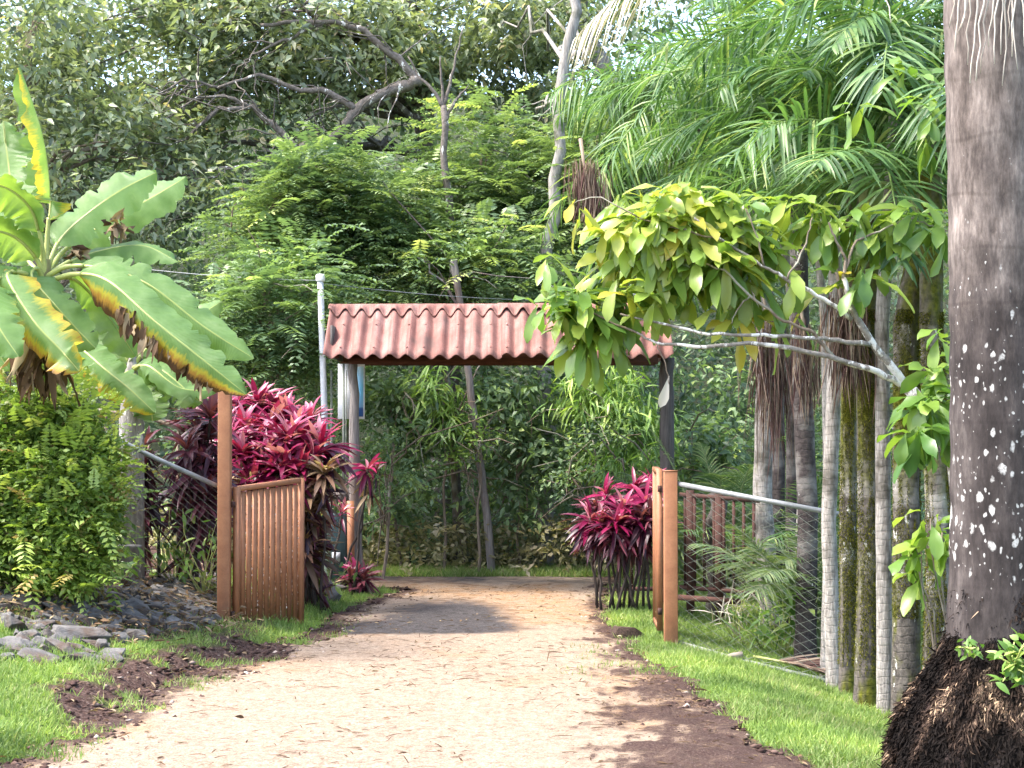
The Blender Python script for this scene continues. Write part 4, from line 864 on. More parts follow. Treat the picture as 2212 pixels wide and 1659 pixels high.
def bananaleaf(t, pts, wid, roll=0., brown=(0.2, 0.2), fold=.35, petiole=.25, name='leaf', label=None):
    """pts: list of (px, py, d); wid = full width in metres; roll turns the blade about its midrib; brown per side"""
    q = np.array([P(*p) for p in pts]); nn = 70; f = np.linspace(0, len(q) - 1, nn)
    # smooth
    from_ = np.arange(len(q))
    def cr(f):
        i = int(min(f, len(q) - 1.0001)); u = f - i; p0, p1, p2, p3 = q[max(i - 1, 0)], q[i], q[min(i + 1, len(q) - 1)], q[min(i + 2, len(q) - 1)]
        return .5 * ((2 * p1) + (-p0 + p2) * u + (2 * p0 - 5 * p1 + 4 * p2 - p3) * u * u + (-p0 + 3 * p1 - 3 * p2 + p3) * u ** 3)
    path = np.array([cr(v) for v in f]); T = unit(np.gradient(path, axis=0))
    view = np.array([0, 1.0, 0]); side = unit(np.cross(T, view)); nrm = np.cross(side, T)    # side lies in the picture plane
    c, s = math.cos(roll), math.sin(roll); S = side * c + nrm * s; Nn = np.cross(S, T); Nn = np.where((Nn[:, 2:3] < 0), -Nn, Nn)
    L = np.sum(np.linalg.norm(np.diff(path, axis=0), axis=1)); k0 = int(petiole * (nn - 1)); wid = wid * .9
    mb = MB(); mb.tube(path[:k0 + 2], np.linspace(.026, .016, k0 + 2), 8); rest = path[k0 + 1:]; mb.tube(rest - Nn[k0 + 1:] * .008, np.linspace(.014, .003, len(rest)), 6)
    lo = None
    m2 = MB(); us = np.linspace(0, 1, nn - k0); vs = np.array([-1, -.72, -.45, -.2, -.035, 0, .035, .2, .45, .72, 1]); V = []; A = []
    seed = RN.random() * 30
    notch = {}
    for sgn_ in (-1, 1):
        for _ in range(RN.integers(3, 8)): notch[(RN.integers(8, nn - k0 - 3), sgn_)] = RN.uniform(.45, .85)
    for i, u in enumerate(us):
        wprof = min(1, (u / .14) ** .6 if u > 0 else .12) * (1 - max(0, (u - .62) / .38) ** 2.2 * .96)
        for v in vs:
            wob = .05 * wid * math.sin(u * 23 + seed + (2 if v > 0 else 0)) * abs(v) ** 1.5 + .03 * wid * math.sin(u * 47 + seed * 2) * abs(v) ** 2
            cut = notch.get((i, 1 if v > 0 else -1), 1.0); v_ = math.copysign(min(abs(v), cut), v)
            wob += .014 * wid * math.sin(u * 150 - abs(v) * 8) * min(1, abs(v) * 2)
            w_ = wid / 2 * wprof * v_ * (1 + .05 * math.sin(u * 61 + seed) * (abs(v) > .9))
            p = path[k0 + i] + S[k0 + i] * w_ * math.cos(fold) + Nn[k0 + i] * (-abs(w_) * math.sin(fold) * (.4 + abs(v) * .9) + wob)
            p[2] -= .10 * abs(w_)
            V.append(p); A.append((brown[0] if v < 0 else brown[1], u, abs(v), 0))
    nv = len(vs); i = np.arange(len(us) - 1)[:, None] * nv; j = np.arange(nv - 1)[None, :]
    Fq = np.stack([i + j, i + j + 1, i + nv + j + 1, i + nv + j], -1).reshape(-1, 4)
    # a few splits in the blade
    tear = RN.random(len(Fq)) > 1.0
    m2.add(np.array(V), Fq, np.array(A))
    o = m2.build(name, M['banana'], t)
    if label: o['label'] = label
    pe = mb.build('petiole', M['petiole'], o); return o
bn = onground(62, 15.0)
t = thing('banana_plant', 'tall banana plant with big arching leaves at the left edge, some browned', 'banana plant', bn, 'banana plants behind the hedge')
mb = MB(); top = P(98, 600, 13.2)
mb.tube([bn, bn * .55 + top * .45 + [0, .2, 0], top, P(100, 560, 13.2)], [.09, .075, .05, .03], 14, jit=.05); mb.build('stem', M['bstem'], t)
B0 = (98, 600, 13.2)
bananaleaf(t, [B0, (103, 500, 13.2), (108, 410, 13.2), (92, 290, 13.1), (44, 145, 13.0)], .34, 1.1, (.48, .2), .75, .32, label='upright narrow folded leaf with a browned edge')
bananaleaf(t, [B0, (128, 520, 13.3), (190, 460, 13.4), (265, 408, 13.5), (338, 372, 13.6)], .44, .35, (.1, .1), .15, .22)
bananaleaf(t, [B0, (140, 540, 13.5), (230, 480, 13.8), (330, 425, 14.0), (402, 382, 14.1)], .40, .5, (.1, .2), .2, .3)
bananaleaf(t, [B0, (150, 565, 13.3), (220, 540, 13.4), (310, 530, 13.4), (384, 566, 13.3)], .30, .75, (.1, .15), .35, .25)
bananaleaf(t, [B0, (150, 575, 13.1), (240, 582, 13.0), (330, 620, 12.95), (440, 705, 12.9), (548, 774, 12.9)], .40, .3, (.1, .15), .35, .27)
bananaleaf(t, [(100, 612, 13.2), (160, 592, 13.0), (232, 606, 12.8), (330, 690, 12.65), (430, 770, 12.6), (532, 852, 12.6)], .44, .15, (1.0, .15), .45, .24, label='drooping leaf with yellow and brown lower half')
bananaleaf(t, [(96, 620, 13.2), (50, 590, 13.0), (15, 598, 12.8), (70, 690, 12.6), (130, 755, 12.5), (172, 802, 12.5)], .42, -.1, (.75, .55), .45, .3, label='drooping leaf with yellowed margin')
bananaleaf(t, [(96, 612, 13.2), (80, 580, 13.1), (70, 600, 13.0), (120, 660, 12.9), (170, 715, 12.9), (206, 752, 12.9)], .36, .2, (.1, .1), .4, .25)
bananaleaf(t, [B0, (70, 520, 13.3), (30, 420, 13.4), (15, 330, 13.5), (8, 262, 13.5)], .46, .2, (.1, .1), .1, .35)
bananaleaf(t, [B0, (85, 500, 13.1), (60, 440, 13.0), (0, 400, 12.9), (-90, 400, 12.8)], .40, .6, (.15, .1), .3, .25)
bananaleaf(t, [B0, (70, 545, 13.1), (20, 505, 13.0), (-50, 500, 12.9), (-140, 540, 12.8)], .40, .5, (.1, .1), .3, .2)
bananaleaf(t, [B0, (60, 560, 13.4), (30, 480, 13.6), (-10, 440, 13.7), (-80, 450, 13.8)], .42, .3, (.1, .1), .2, .25)
bananaleaf(t, [(95, 620, 13.2), (40, 600, 13.0), (-20, 610, 12.7), (-10, 690, 12.4), (40, 770, 12.3)], .40, .1, (.1, .3), .4, .3)
bananaleaf(t, [(95, 610, 13.3), (150, 600, 13.6), (200, 640, 13.8), (260, 720, 13.8), (292, 770, 13.8)], .32, .4, (.1, .1), .4, .25)
bananaleaf(t, [(90, 620, 13.3), (20, 640, 13.5), (-20, 720, 13.5), (20, 800, 13.5)], .4, .2, (.3, .3), .4, .2)
for k, (px, py, l1, w1) in enumerate(((70, 800, 150, .16), (110, 830, 120, .14), (60, 780, 110, .15))):
    mb = MB(); nn = 26; ps = P(px, py - 60, 13.1) + RN.normal(0, .06, (nn, 3)); dd = RN.normal(0, .35, (nn, 3)); dd[:, 2] -= 1
    mb.leaves(ps, dd, rdir(nn), RN.uniform(.2, .45, nn), RN.uniform(.03, .09, nn), 'strap', fold=.6, wave=.5); mb.build('dead_leaf', M['dry'], t)
mb = MB(); nn = 12; ps = P(255, 480, 13.4) + RN.normal(0, .025, (nn, 3)); mb.leaves(ps, RN.normal(0, 1, (nn, 3)) - [0, 0, .8], rdir(nn), .16, .06, 'strap', fold=.6, wave=.6); mb.build('dead_leaf', M['dry'], t)
mb = MB(); nn = 10; ps = P(160, 540, 13.15) + RN.normal(0, .02, (nn, 3)); mb.leaves(ps, RN.normal(0, 1, (nn, 3)) + [1, 0, -.2], rdir(nn), .13, .05, 'strap', fold=.6, wave=.6); mb.build('dead_leaf', M['dry'], t)
mb = MB(); nn = 46; ff = RN.random(nn); ps = np.array([P(255 + 200 * v, 660 + 150 * v, 12.68) for v in ff]) + RN.normal(0, .02, (nn, 3)); dd = RN.normal(0, .2, (nn, 3)) + [-.15, 0, -1]
mb.leaves(ps, dd, [0, -1, .2] + RN.normal(0, .3, (nn, 3)), RN.uniform(.08, .22, nn), RN.uniform(.03, .07, nn), 'strap', fold=.5, wave=.5); mb.build('dead_leaf', M['dry'], t)

bn = onground(285, 15.2)
t = thing('banana_plant', 'smaller banana plant behind the pipe rail with a pale arching leaf', 'banana plant', bn, 'banana plants behind the hedge')
B1 = (285, 800, 15.2); mb = MB(); mb.tube([bn, P(285, 900, 15.2), P(*B1), P(287, 770, 15.2)], [.12, .11, .06, .03], 12, jit=.05); mb.build('stem', M['bark_grey'], t)
bananaleaf(t, [(160, 740, 14.9), (190, 765, 14.8), (230, 800, 14.7), (280, 840, 14.7), (335, 892, 14.7)], .38, .2, (.6, .1), .35, .1, label='pale arching leaf with a brown base')
bananaleaf(t, [B1, (300, 790, 15.1), (350, 800, 15.0), (400, 840, 14.9), (436, 872, 14.9)], .34, .4, (.2, .1), .35, .2)
bananaleaf(t, [B1, (310, 760, 15.2), (350, 720, 15.2), (390, 700, 15.2), (420, 720, 15.2)], .34, .4, (.1, .1), .3, .2)
bananaleaf(t, [B1, (270, 760, 15.2), (240, 700, 15.2), (225, 650, 15.2)], .34, .4, (.1, .1), .3, .2)
bananaleaf(t, [B1, (300, 740, 15.3), (318, 680, 15.4), (330, 640, 15.4)], .34, .2, (.1, .1), .2, .2)
bananaleaf(t, [B1, (345, 760, 15.5), (420, 690, 15.6), (480, 650, 15.6)], .3, .4, (.1, .1), .3, .2)
bananaleaf(t, [B1, (320, 790, 15.0), (390, 838, 14.9), (470, 842, 14.9)], .2, .5, (.1, .1), .3, .2)
bananaleaf(t, [B1, (310, 850, 15.0), (325, 880, 14.9), (330, 910, 14.9)], .36, .0, (.1, .1), .1, .15, label='bright yellow-green young leaf')
bananaleaf(t, [B1, (240, 820, 15.0), (180, 800, 14.9), (130, 830, 14.8)], .34, .4, (.3, .3), .3, .2)

# ------------------------------------------------------------------ cordylines (ti plants)
def rosette(mb, c, n, L, W, up=.35, axis=(0, 0, 1), rlo=0., rhi=1.):
    ax = unit(np.array(axis, float)); d = rdir(n); el = RN.uniform(-.45, 1.0, n); d = unit(d - ax * (d @ ax)[:, None]); d = d * np.cos(el * 1.35)[:, None] + ax * np.sin(el * 1.35)[:, None]
    nr = ax[None] * np.ones((n, 1)) - d * (d @ ax)[:, None] + RN.normal(0, .15, (n, 3)); nr = np.where(np.linalg.norm(nr, axis=1, keepdims=True) < .25, d[:, [1, 2, 0]], nr)
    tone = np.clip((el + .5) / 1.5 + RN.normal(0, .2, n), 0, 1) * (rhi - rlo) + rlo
    mb.leaves(np.array(c) - ax * (.05 * (1 - el))[:, None] + d * .015, d, nr, RN.uniform(.7, 1.15, n) * L, RN.uniform(.8, 1.2, n) * W, 'strap', droop=.25, fold=.35, rnd=tone, grav=.18)
def cordyline(label, base, heads, group='red cordyline plants', dense=34):
    """heads: (px, py, d, material key, scale)"""
    t = thing('cordyline', label, 'shrub', base, group)
    mb = MB()
    for px, py, d_, mk, s_ in heads:
        c = P(px, py, d_); b_ = np.array(base) + RN.normal(0, .12, 3) * [1, 1, 0] + [(c[0] - base[0]) * .55, (c[1] - base[1]) * .6, 0]; b_[2] = gz(b_[0], b_[1]); mb.tube(curve(b_, c, .02, 7, .015), np.linspace(.016, .012, 7), 6)
    mb.build('stem', M['stemdark'], t)
    for px, py, d_, mk, s_ in heads:
        m1 = MB(); c = P(px, py, d_)
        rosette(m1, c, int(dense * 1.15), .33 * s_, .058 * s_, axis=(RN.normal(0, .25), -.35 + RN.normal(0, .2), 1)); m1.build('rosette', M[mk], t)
        if s_ > .6:
            lo_ = .42 if 'railing' not in label else .2
            m2 = MB(); nn = 16; ps = c + np.stack([RN.normal(0, .04, nn), RN.normal(0, .04, nn), -RN.uniform(.08, lo_, nn)], 1) * s_; dd = RN.normal(0, .6, (nn, 3)); dd[:, 2] -= .35; m2.leaves(ps, dd, rdir(nn) + [0, 0, .7], RN.uniform(.22, .36, nn) * s_, .05 * s_, 'strap', grav=.25, fold=.4)
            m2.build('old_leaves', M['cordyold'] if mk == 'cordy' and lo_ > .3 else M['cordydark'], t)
    return t
heads = []
rr = np.random.default_rng(3)
for row, (yy, x0, x1, k, d0) in enumerate(((882, 480, 645, 6, 17.4), (916, 450, 680, 8, 17.0), (955, 480, 700, 8, 16.6), (995, 505, 690, 7, 16.4), (1028, 525, 670, 5, 16.3))):
    for i in range(k): heads.append((x0 + (x1 - x0) * (i + rr.uniform(.1, .9)) / k, yy + rr.uniform(-16, 16), d0 + rr.uniform(-.2, .2), 'cordy', rr.uniform(.85, 1.15)))
cordyline('large clump of crimson cordyline behind the half open gate leaf', onground(610, 16.9), heads)
heads = [(x_, y_, 16.4 + rr.uniform(-.2, .2), 'cordyold', rr.uniform(.9, 1.1)) for x_, y_ in ((640, 1075), (668, 1075), (670, 1110), (650, 1125), (660, 1160), (700, 1020), (560, 1060), (620, 1110), (655, 1185), (672, 1200))]
cordyline('faded brown and olive cordyline drooping right of the gate leaf', onground(675, 16.4), heads)
heads = [(x_, y_, 15.6 + rr.uniform(-.2, .2), 'cordydark', rr.uniform(.8, 1.05)) for x_, y_ in ((415, 905), (440, 950), (405, 970), (430, 1010), (395, 1040), (445, 1070), (455, 900), (420, 1100), (450, 1020), (465, 1130))]
cordyline('dark purple cordyline clump just left of the tall orange post', onground(430, 15.6), heads)
cordyline('single dark cordyline stalk in front of the grey trunk', onground(312, 15.4), [(312, y_, 15.4, 'cordydark', s_) for y_, s_ in ((960, .75), (1010, .85), (1060, .9), (1115, .85))], dense=26)
cordyline('small dried cordyline beside the hedge', onground(235, 15.2), [(235, y_, 15.2, 'cordydark', .7) for y_ in (1040, 1090)] + [(250, 1130, 15.2, 'cordyold', .8)], dense=22)
heads = [(1310, 1070, 16.9, 'cordy', .75), (1372, 1055, 16.9, 'cordy', .8), (1345, 1098, 16.6, 'cordy', .85), (1275, 1118, 16.7, 'cordy', .8), (1330, 1128, 16.5, 'cordy', .8), (1395, 1085, 16.6, 'cordy', .85), (1385, 1125, 16.5, 'cordydark', .85), (1300, 1135, 16.6, 'cordydark', .75), (1405, 1050, 17.0, 'cordy', .75), (1290, 1100, 16.9, 'cordydark', .75), (1360, 1140, 16.6, 'cordydark', .7), (1408, 1120, 16.5, 'cordydark', .8), (1340, 1158, 16.55, 'cordydark', .7), (1290, 1145, 16.7, 'cordydark', .65), (1385, 1160, 16.6, 'cordydark', .7)]
cordyline('bright magenta cordyline growing over the rusty railing', onground(1350, 16.75), heads)
cordyline('thin crimson cordyline branch leaning out past the left timber post', onground(690, 18.2), [(795, 1010, 18.2, 'cordy', .75), (812, 1018, 18.3, 'cordydark', .5), (740, 1105, 18.2, 'cordy', .55)], dense=20)
cordyline('small red cordyline at the foot of the left timber post', onground(772, 18.25), [(770, 1238, 18.25, 'cordy', .75), (785, 1252, 18.2, 'cordydark', .7), (757, 1248, 18.2, 'cordydark', .6)], dense=24)

# ------------------------------------------------------------------ hedge and small plants at the left
t = thing('hedge_bush', 'dense small-leaved bright green bush at the left edge below the banana leaves', 'bush', onground(90, 13.6))
mb = MB(); Cs = []
for c, r_ in (E(60, 1010, 13.6, .55, .45, .5), E(140, 1090, 13.5, .38, .45, .5), E(30, 1160, 13.5, .5, .45, .5), E(140, 1190, 13.5, .3, .4, .32), E(-60, 1050, 13.6, .5, .5, .7), E(60, 905, 13.7, .42, .4, .25), E(170, 980, 13.8, .25, .3, .3), E(200, 1090, 13.7, .16, .3, .4), E(115, 930, 13.7, .3, .3, .25)):
    C, v = inell(330, c, np.array(r_) * 1.04, .42); Cs.append((C, v))
for C, v in Cs: clump_leaves(mb, C, .13, 15, .07, .036, 'dia', out=v * .8, grav=.05, flat=.8)
for C, v in Cs:
    k = RN.choice(len(C), 70, replace=False); D_ = v[k] * .8 + RN.normal(0, .5, (70, 3)) + [0, -.1, .55]; pinnate(mb, C[k] + v[k] * .12, D_, RN.uniform(.16, .42, 70), 8, .062, .032, grav=.25, tone=np.clip(RN.normal(.7, .2, 70), 0, 1))
mb.build('foliage', M['hedge'], t)
mb = MB()
for i in range(16):
    c, v = inell(1, P(70, 1060, 14), (.6, .4, .7), .5); mb.tube(curve(onground(80, 13.6) + RN.normal(0, .15, 3) * [1, 1, 0], c[0], .05, 6, .03), np.linspace(.014, .004, 6), 5)
mb.build('stems', M['bark_brown'], t)
def weed(name, label, cat, px, py, d_, n, L, W, h, m_, prof='ovate', group=None, spread=.12, ground=True):
    b_ = onground(px, d_) if ground else P(px, py, d_)
    t = thing(name, label, cat, b_, group); mb = MB(); ps = []; 
    c = P(px, py, d_)
    for i in range(max(3, n // 8)):
        e = c + RN.normal(0, spread, 3); q = curve(b_, e, .03, 5, .03); mb.tube(q, np.linspace(.006, .003, 5), 5); ps.append(q)
    mb.build('stem', M['petiole'], t); mb = MB(); q = np.concatenate([p[2:] for p in ps]); pos = q[RN.integers(0, len(q), n)] + RN.normal(0, spread * .35, (n, 3))
    dd = RN.normal(0, .7, (n, 3)); dd[:, 2] += .1; nr = RN.normal(0, .4, (n, 3)) + [0, -.3, .8]
    mb.leaves(pos, dd, nr, RN.uniform(.6, 1.2, n) * L, RN.uniform(.8, 1.1, n) * W, prof, droop=.25, grav=.1); mb.build('leaves', m_, t); return t
weed('weed', 'leafy light green weed at the top of the stony bank', 'weed', 208, 1205, 14.6, 70, .13, .055, .3, M['weed'])
weed('weed', 'low green weed below the single dark cordyline stalk', 'weed', 250, 1225, 14.8, 60, .10, .04, .3, M['weed'])
weed('weed', 'yellow-green trailing weed in front of the hedge', 'weed', 225, 1068, 14.2, 30, .09, .05, .3, M['weed'])
weed('weed', 'patch of green weeds under the dark purple cordyline', 'weed', 440, 1175, 15.3, 80, .10, .04, .3, M['weed'], spread=.2)
weed('weed', 'tangle of green weeds between the dark cordyline stalk and the orange post', 'weed', 375, 1150, 15.6, 120, .12, .045, .3, M['weed'], spread=.26)
weed('weed', 'low green ground plants at the foot of the faded cordyline', 'weed', 690, 1220, 16.6, 70, .10, .045, .3, M['hedge'], spread=.14)
weed('weed', 'long-leaved plant leaning over the left fence rail', 'weed', 165, 940, 14.1, 9, .42, .05, .3, M['weed'], 'strap', spread=.1)
weed('weed', 'strap-leaved plant at the far left edge above the hedge', 'weed', 15, 900, 13.8, 10, .45, .05, .3, M['weed'], 'strap', spread=.1)
q = T3([(60, 1308), (110, 1290), (170, 1262)], 14.6); mb = MB(); q = [ghit(55, 1300) + [0, 0, .06], ghit(110, 1285) + [0, 0, .08], ghit(172, 1262) + [0, 0, .1]]; mb.tube(q, .012, 6); tag(mb.build('stick', M['bark_brown'], loc=q[0]), 'thin brown stick lying in the dark soil below the hedge', 'stick')
q = [P(225, 1182, 15.0), P(290, 1180, 15.1), P(305, 1181, 15.1)]; mb = MB(); mb.tube(q, .017, 8); tag(mb.build('cut_pole', M['bark_grey'], loc=q[0]), 'short grey pole lying level behind the bank by the leafy weed', 'pole')

# ------------------------------------------------------------------ palms
def frond(c, az, el, L, drop, nl=34, Lm=.5, W=.024, plum=.0, lgrav=.45, t0=.2, rr=.016, tone=(0, 1), droopz=0., twist=0.):
    mb = MB(); h = np.array([math.cos(az), math.sin(az), 0]); ts = np.linspace(0, 1, 16)
    def pt(u): return np.array(c) + h * (L * u * math.cos(el)) + np.array([0, 0, 1.0]) * (L * u * math.sin(el) - drop * L * u * u)
    path = np.array([pt(u) for u in ts]); mb.tube(path, np.linspace(rr, .003, 16), 6, attr=(.9, 0, 0, 0))
    u = np.concatenate([np.linspace(t0, 1, nl)] * 2); sg = np.concatenate([np.full(nl, -1.), np.full(nl, 1.)]); k = len(u)
    pos = np.array([pt(v) for v in u]); tan = unit(np.array([pt(v + .02) - pt(v - .02) for v in u])); sd = unit(np.cross(tan, [0, 0, 1.0])); up = np.cross(sd, tan)
    if twist: cs, sn = math.cos(twist), math.sin(twist); sd, up = sd * cs + up * sn, up * cs - sd * sn
    if plum: a = RN.normal(0, plum, k); upv = np.sin(a)[:, None] * up
    else: upv = .18 * up
    d = tan * (.35 + .55 * u)[:, None] + sd * sg[:, None] * .85 + upv + RN.normal(0, .06, (k, 3))
    w_ = np.clip(u - t0, 0, 1) / (1 - t0); ll = Lm * (np.sin(np.pi * np.clip(w_ * .8 + .16, 0, 1)) ** .7) * RN.uniform(.85, 1.1, k)
    mb.leaves(pos, d, up + RN.normal(0, .15, (k, 3)), ll, W, 'strap', droop=.1, fold=.3, grav=lgrav, rnd=np.clip(RN.normal((tone[0] + tone[1]) / 2, (tone[1] - tone[0]) * .28, k), 0, 1))
    return mb
def ptrunk(mb, path, r0, r1, flare=1.5):
    q = []; rad = []
    path = [np.array(p) for p in path]; seg = 10
    for a, b in zip(path[:-1], path[1:]):
        for f in np.linspace(0, 1, seg)[:-1]: q.append(a * (1 - f) + b * f)
    q.append(path[-1]); q = np.array(q); n_ = len(q); f = np.linspace(0, 1, n_); z = q[:, 2] - q[0, 2]
    rad = (r0 + (r1 - r0) * f) * (1 + (flare - 1) * np.exp(-z / .18)) * (1 + .025 * np.sin(z * 60)); mb.tube(q, rad, 14, jit=.03); return q, rad
def mossfuzz(q, rad, z0, z1, n, az0, spread, name='moss'):
    i = RN.integers(0, len(q) - 1, n * 3); f = RN.random(n * 3); p = q[i] * (1 - f[:, None]) + q[i + 1] * f[:, None]; r_ = rad[i]
    hz = p[:, 2]; az = az0 + RN.normal(0, spread, n * 3); pat = fbm(az * 1.9 + 20 + q[0, 0] * 7, hz * 1.5 + 20, 500, 4); k = (hz > z0) & (hz < z1) & (pat > .46); p, r_, az = p[k][:n], r_[k][:n], az[k][:n]
    o = np.stack([np.cos(az), np.sin(az), np.zeros(len(az))], 1); mb = MB(); d = o + RN.normal(0, .5, o.shape); d[:, 2] -= .5
    mb.leaves(p + o * (r_ * .96)[:, None], d, rdir(len(p)), RN.uniform(.006, .022, len(p)) * (1 + (RN.random(len(p)) > .97)), RN.uniform(.002, .006, len(p)), 'dia', grav=.3); return mb
PALMS = [
    # px base, base y, d, px at top, crown (px, py), radius, bark, moss?, label, fronds, seed
    (1668, 1400, 16.6, 1655, (1610, 330), .085, 'palm_pale', 0, 'pale palm trunk farthest left with a long brown skirt of dead fronds', 11),
    (1737, 1440, 15.0, 1728, (1720, 170), .082, 'palm_dark', 0, 'dark slim palm trunk behind the end of the chain-link fence', 12),
    (1802, 1460, 13.4, 1806, (1800, 300), .05, 'palm_pale', 0, 'slim pale straight palm trunk where the pipe rail ends', 9),
    (1829, 1512, 13.1, 1835, (1850, 120), .055, 'palm_moss', 1, 'thin mossy dark palm trunk just right of the slim pale one', 9),
    (1868, 1535, 12.5, 1872, (1880, 330), .080, 'palm_moss', 1, 'mossy palm trunk with a bright moss cushion near its dark foot', 11),
    (1909, 1546, 12.2, 1905, (1940, 60), .046, 'palm_pale', 0, 'white slender palm trunk between two mossy trunks', 8),
    (1953, 1552, 12.0, 1957, (1985, 425), .088, 'palm_moss', 2, 'leaning palm trunk with moss above and a pale ringed foot', 12),
    (1778, 1440, 14.0, 1782, (1760, 380), .032, 'palm_pale', 0, 'very thin whitish palm trunk just left of the slim pale one', 7),
    (1712, 1400, 16.0, 1716, (1690, 420), .036, 'palm_pale', 0, 'thin pale palm trunk left of the dark slim trunk', 7),
    (2012, 1500, 11.8, 2012, (2010, 180), .080, 'palm_moss', 1, 'mossy palm trunk nearest the big palm', 10),
]
for bx, by, d_, tx, cr, r0, bk, ms, lab, nf in PALMS:
    b_ = onground(bx, d_); c = P(cr[0], cr[1], d_); mid = P(tx, 700, d_)
    t = thing('slender_palm', lab, 'palm tree', b_, 'clustered slender palms at the right')
    r0 = r0 * (1.25 if r0 < .06 else 1.14); mb = MB(); q, rad = ptrunk(mb, [b_ - [0, 0, .15], b_ * .55 + mid * .45 + [RN.normal(0, .035), RN.normal(0, .04), 0], mid, c - [0, 0, .35]], r0, r0 * .82, 1.35); mb.build('trunk', M[bk], t)
    mb = MB(); mb.tube([c - [0, 0, .42], c - [0, 0, .3], c - [0, 0, .05], c + [0, 0, .1]], [r0 * .85, r0 * 1.05, r0 * .8, r0 * .35], 12); mb.build('crownshaft', M['shaft'], t)
    if ms:
        m1 = mossfuzz(q, rad, b_[2] + (.25 if ms == 1 else .75), b_[2] + 2.9, 15000, -1.45 if ms == 1 else -1.25, 1.1); m1.build('moss', M['moss'], t)
    for i in range(nf):
        az = 2 * math.pi * (i + RN.uniform(-.3, .3)) / nf + bx; el = RN.uniform(-.1, 1.15); L = RN.uniform(1.5, 2.1)
        fr = frond(c, az, el, L, RN.uniform(.35, .75), 42, RN.uniform(.45, .6), .026, plum=.9 if i % 2 else .25, lgrav=.26); fr.build('frond', M['palm'], t)
# dead skirts hanging against some trunks
def skirt(px, py0, py1, d_, wpx, n, label):
    t = thing('dead_frond', label, 'dead frond', P(px, py0, d_), 'dead palm fronds hanging on the trunks'); mb = MB(); L = P(px, py0, d_)[2] - P(px, py1, d_)[2]
    mb.tube([P(px - 8, py0 - 40, d_ + .05), P(px, py0 + 20, d_), P(px + wpx * .3, py0 + (py1 - py0) * .55, d_ - .08)], [.02, .014, .006], 6, attr=(.9, 0, 0, 0))
    f = RN.random(n); ps = np.array([P(px + wpx * (v * .35 + RN.normal(0, .28)), py0 + (py1 - py0) * .5 * v, d_ - .05 - RN.random() * .12) for v in f]); dd = RN.normal(0, .12, (n, 3)); dd[:, 2] -= 1
    mb.leaves(ps, dd, rdir(n), RN.uniform(.35, .75, n) * L * .8, RN.uniform(.006, .016, n), 'strap', fold=.6, droop=.05); mb.build('strands', M['skirt'], t)
skirt(1655, 660, 1030, 16.2, 74, 260, 'long brown dead frond hanging down the pale leftmost palm trunk')
skirt(1815, 610, 900, 12.3, 84, 260, 'reddish brown dead frond hanging between the mossy trunks')
skirt(1735, 680, 930, 14.7, 60, 150, 'thin grey-brown dead frond hanging on the dark slim trunk')
skirt(1262, 340, 510, 15.4, 66, 300, 'brown shaggy dead frond hanging left of the big green fronds')
# outlying palm on the far left of the group (its trunk hidden by leaves) and palms beyond
for px, py, d_, nf, lab in ((1500, 250, 17.8, 13, 'palm with plume-like arching fronds left of the slender palms'), (1560, 130, 17.0, 12, 'palm with high plume-like fronds above the long-leaved tree')):
    b_ = onground(1650 + (px - 1440) * .5, d_); c = P(px, py, d_)
    t = thing('plume_palm', lab, 'palm tree', b_, 'plume-fronded palms'); mb = MB(); ptrunk(mb, [b_, P(1652 + (px - 1440) * .5, 800, d_), P((1652 + px) / 2, 480, d_), c], .07, .05); mb.build('trunk', M['palm_dark'], t)
    for i in range(nf):
        az = 2 * math.pi * (i + RN.uniform(-.3, .3)) / nf; fr = frond(c, az, RN.uniform(-.2, 1.1), RN.uniform(1.5, 2.1), RN.uniform(.5, .85), 46, .5, .026, plum=1.2, lgrav=.5, tone=(.2, 1)); fr.build('frond', M['palm'], t)
# dry grey coconut frond at the top
t = thing('coconut_frond', 'dry grey coconut frond arching down at the top of the view', 'frond', P(1530, -40, 13.5))
fr = frond(P(1560, -90, 13.5), math.pi * 1.02, .0, 1.15, .55, 40, .62, .02, lgrav=.75, t0=.1, rr=.02); fr.build('leaflets', M['drywhite'], t); bpy.data.materials['leaf_dry_pale']
# low feathery palms behind the fence
def lowpalm(label, px, d_, nf, L, el0, m_, tone=(0, 1), azs=None, Lm=.42, W=.016, group='low feathery palms by the fence'):
    b_ = onground(px, d_); t = thing('feathery_palm', label, 'palm', b_, group)
    for i in range(nf):
        az = (2 * math.pi * i / nf + RN.uniform(-.3, .3)) if azs is None else RN.uniform(*azs)
        fr = frond(b_ + [RN.normal(0, .05), RN.normal(0, .05), .1], az, RN.uniform(el0, 1.45), RN.uniform(.75, 1.1) * L, RN.uniform(.25, .6), 36, Lm, W, lgrav=.35, t0=.25, tone=tone); fr.build('frond', M[m_], t)
lowpalm('bluish feathery palm behind the iron railing', 1560, 18.4, 14, 2.7, .9, 'areca')
lowpalm('pale feathery palm arching left behind the dark slim trunk', 1770, 15.4, 13, 2.1, .95, 'areca', (.2, 1), (2.2, 4.6))
lowpalm('dark feathery palm in the shade between the mossy trunks', 1950, 15.0, 12, 2.4, .7, 'areca')
lowpalm('tall feathery palm in the shade far right behind the trunks', 2080, 16.5, 12, 2.9, .7, 'palm')
lowpalm('green feathery palm far behind the right timber post', 1480, 20.0, 11, 2.2, .7, 'palm')
lowpalm('green feathery palm filling the back of the palm group', 1700, 18.6, 13, 2.9, .7, 'palm')
lowpalm('green feathery palm filling the back right of the palm group', 1850, 17.5, 13, 3.2, .8, 'palm')
weed('broad_leaf_plant', 'leafy light green plant at the foot of the dark slim palm behind the fence', 'plant', 1690, 1290, 15.2, 110, .17, .06, .3, M['weed'], 'ovate', spread=.16)
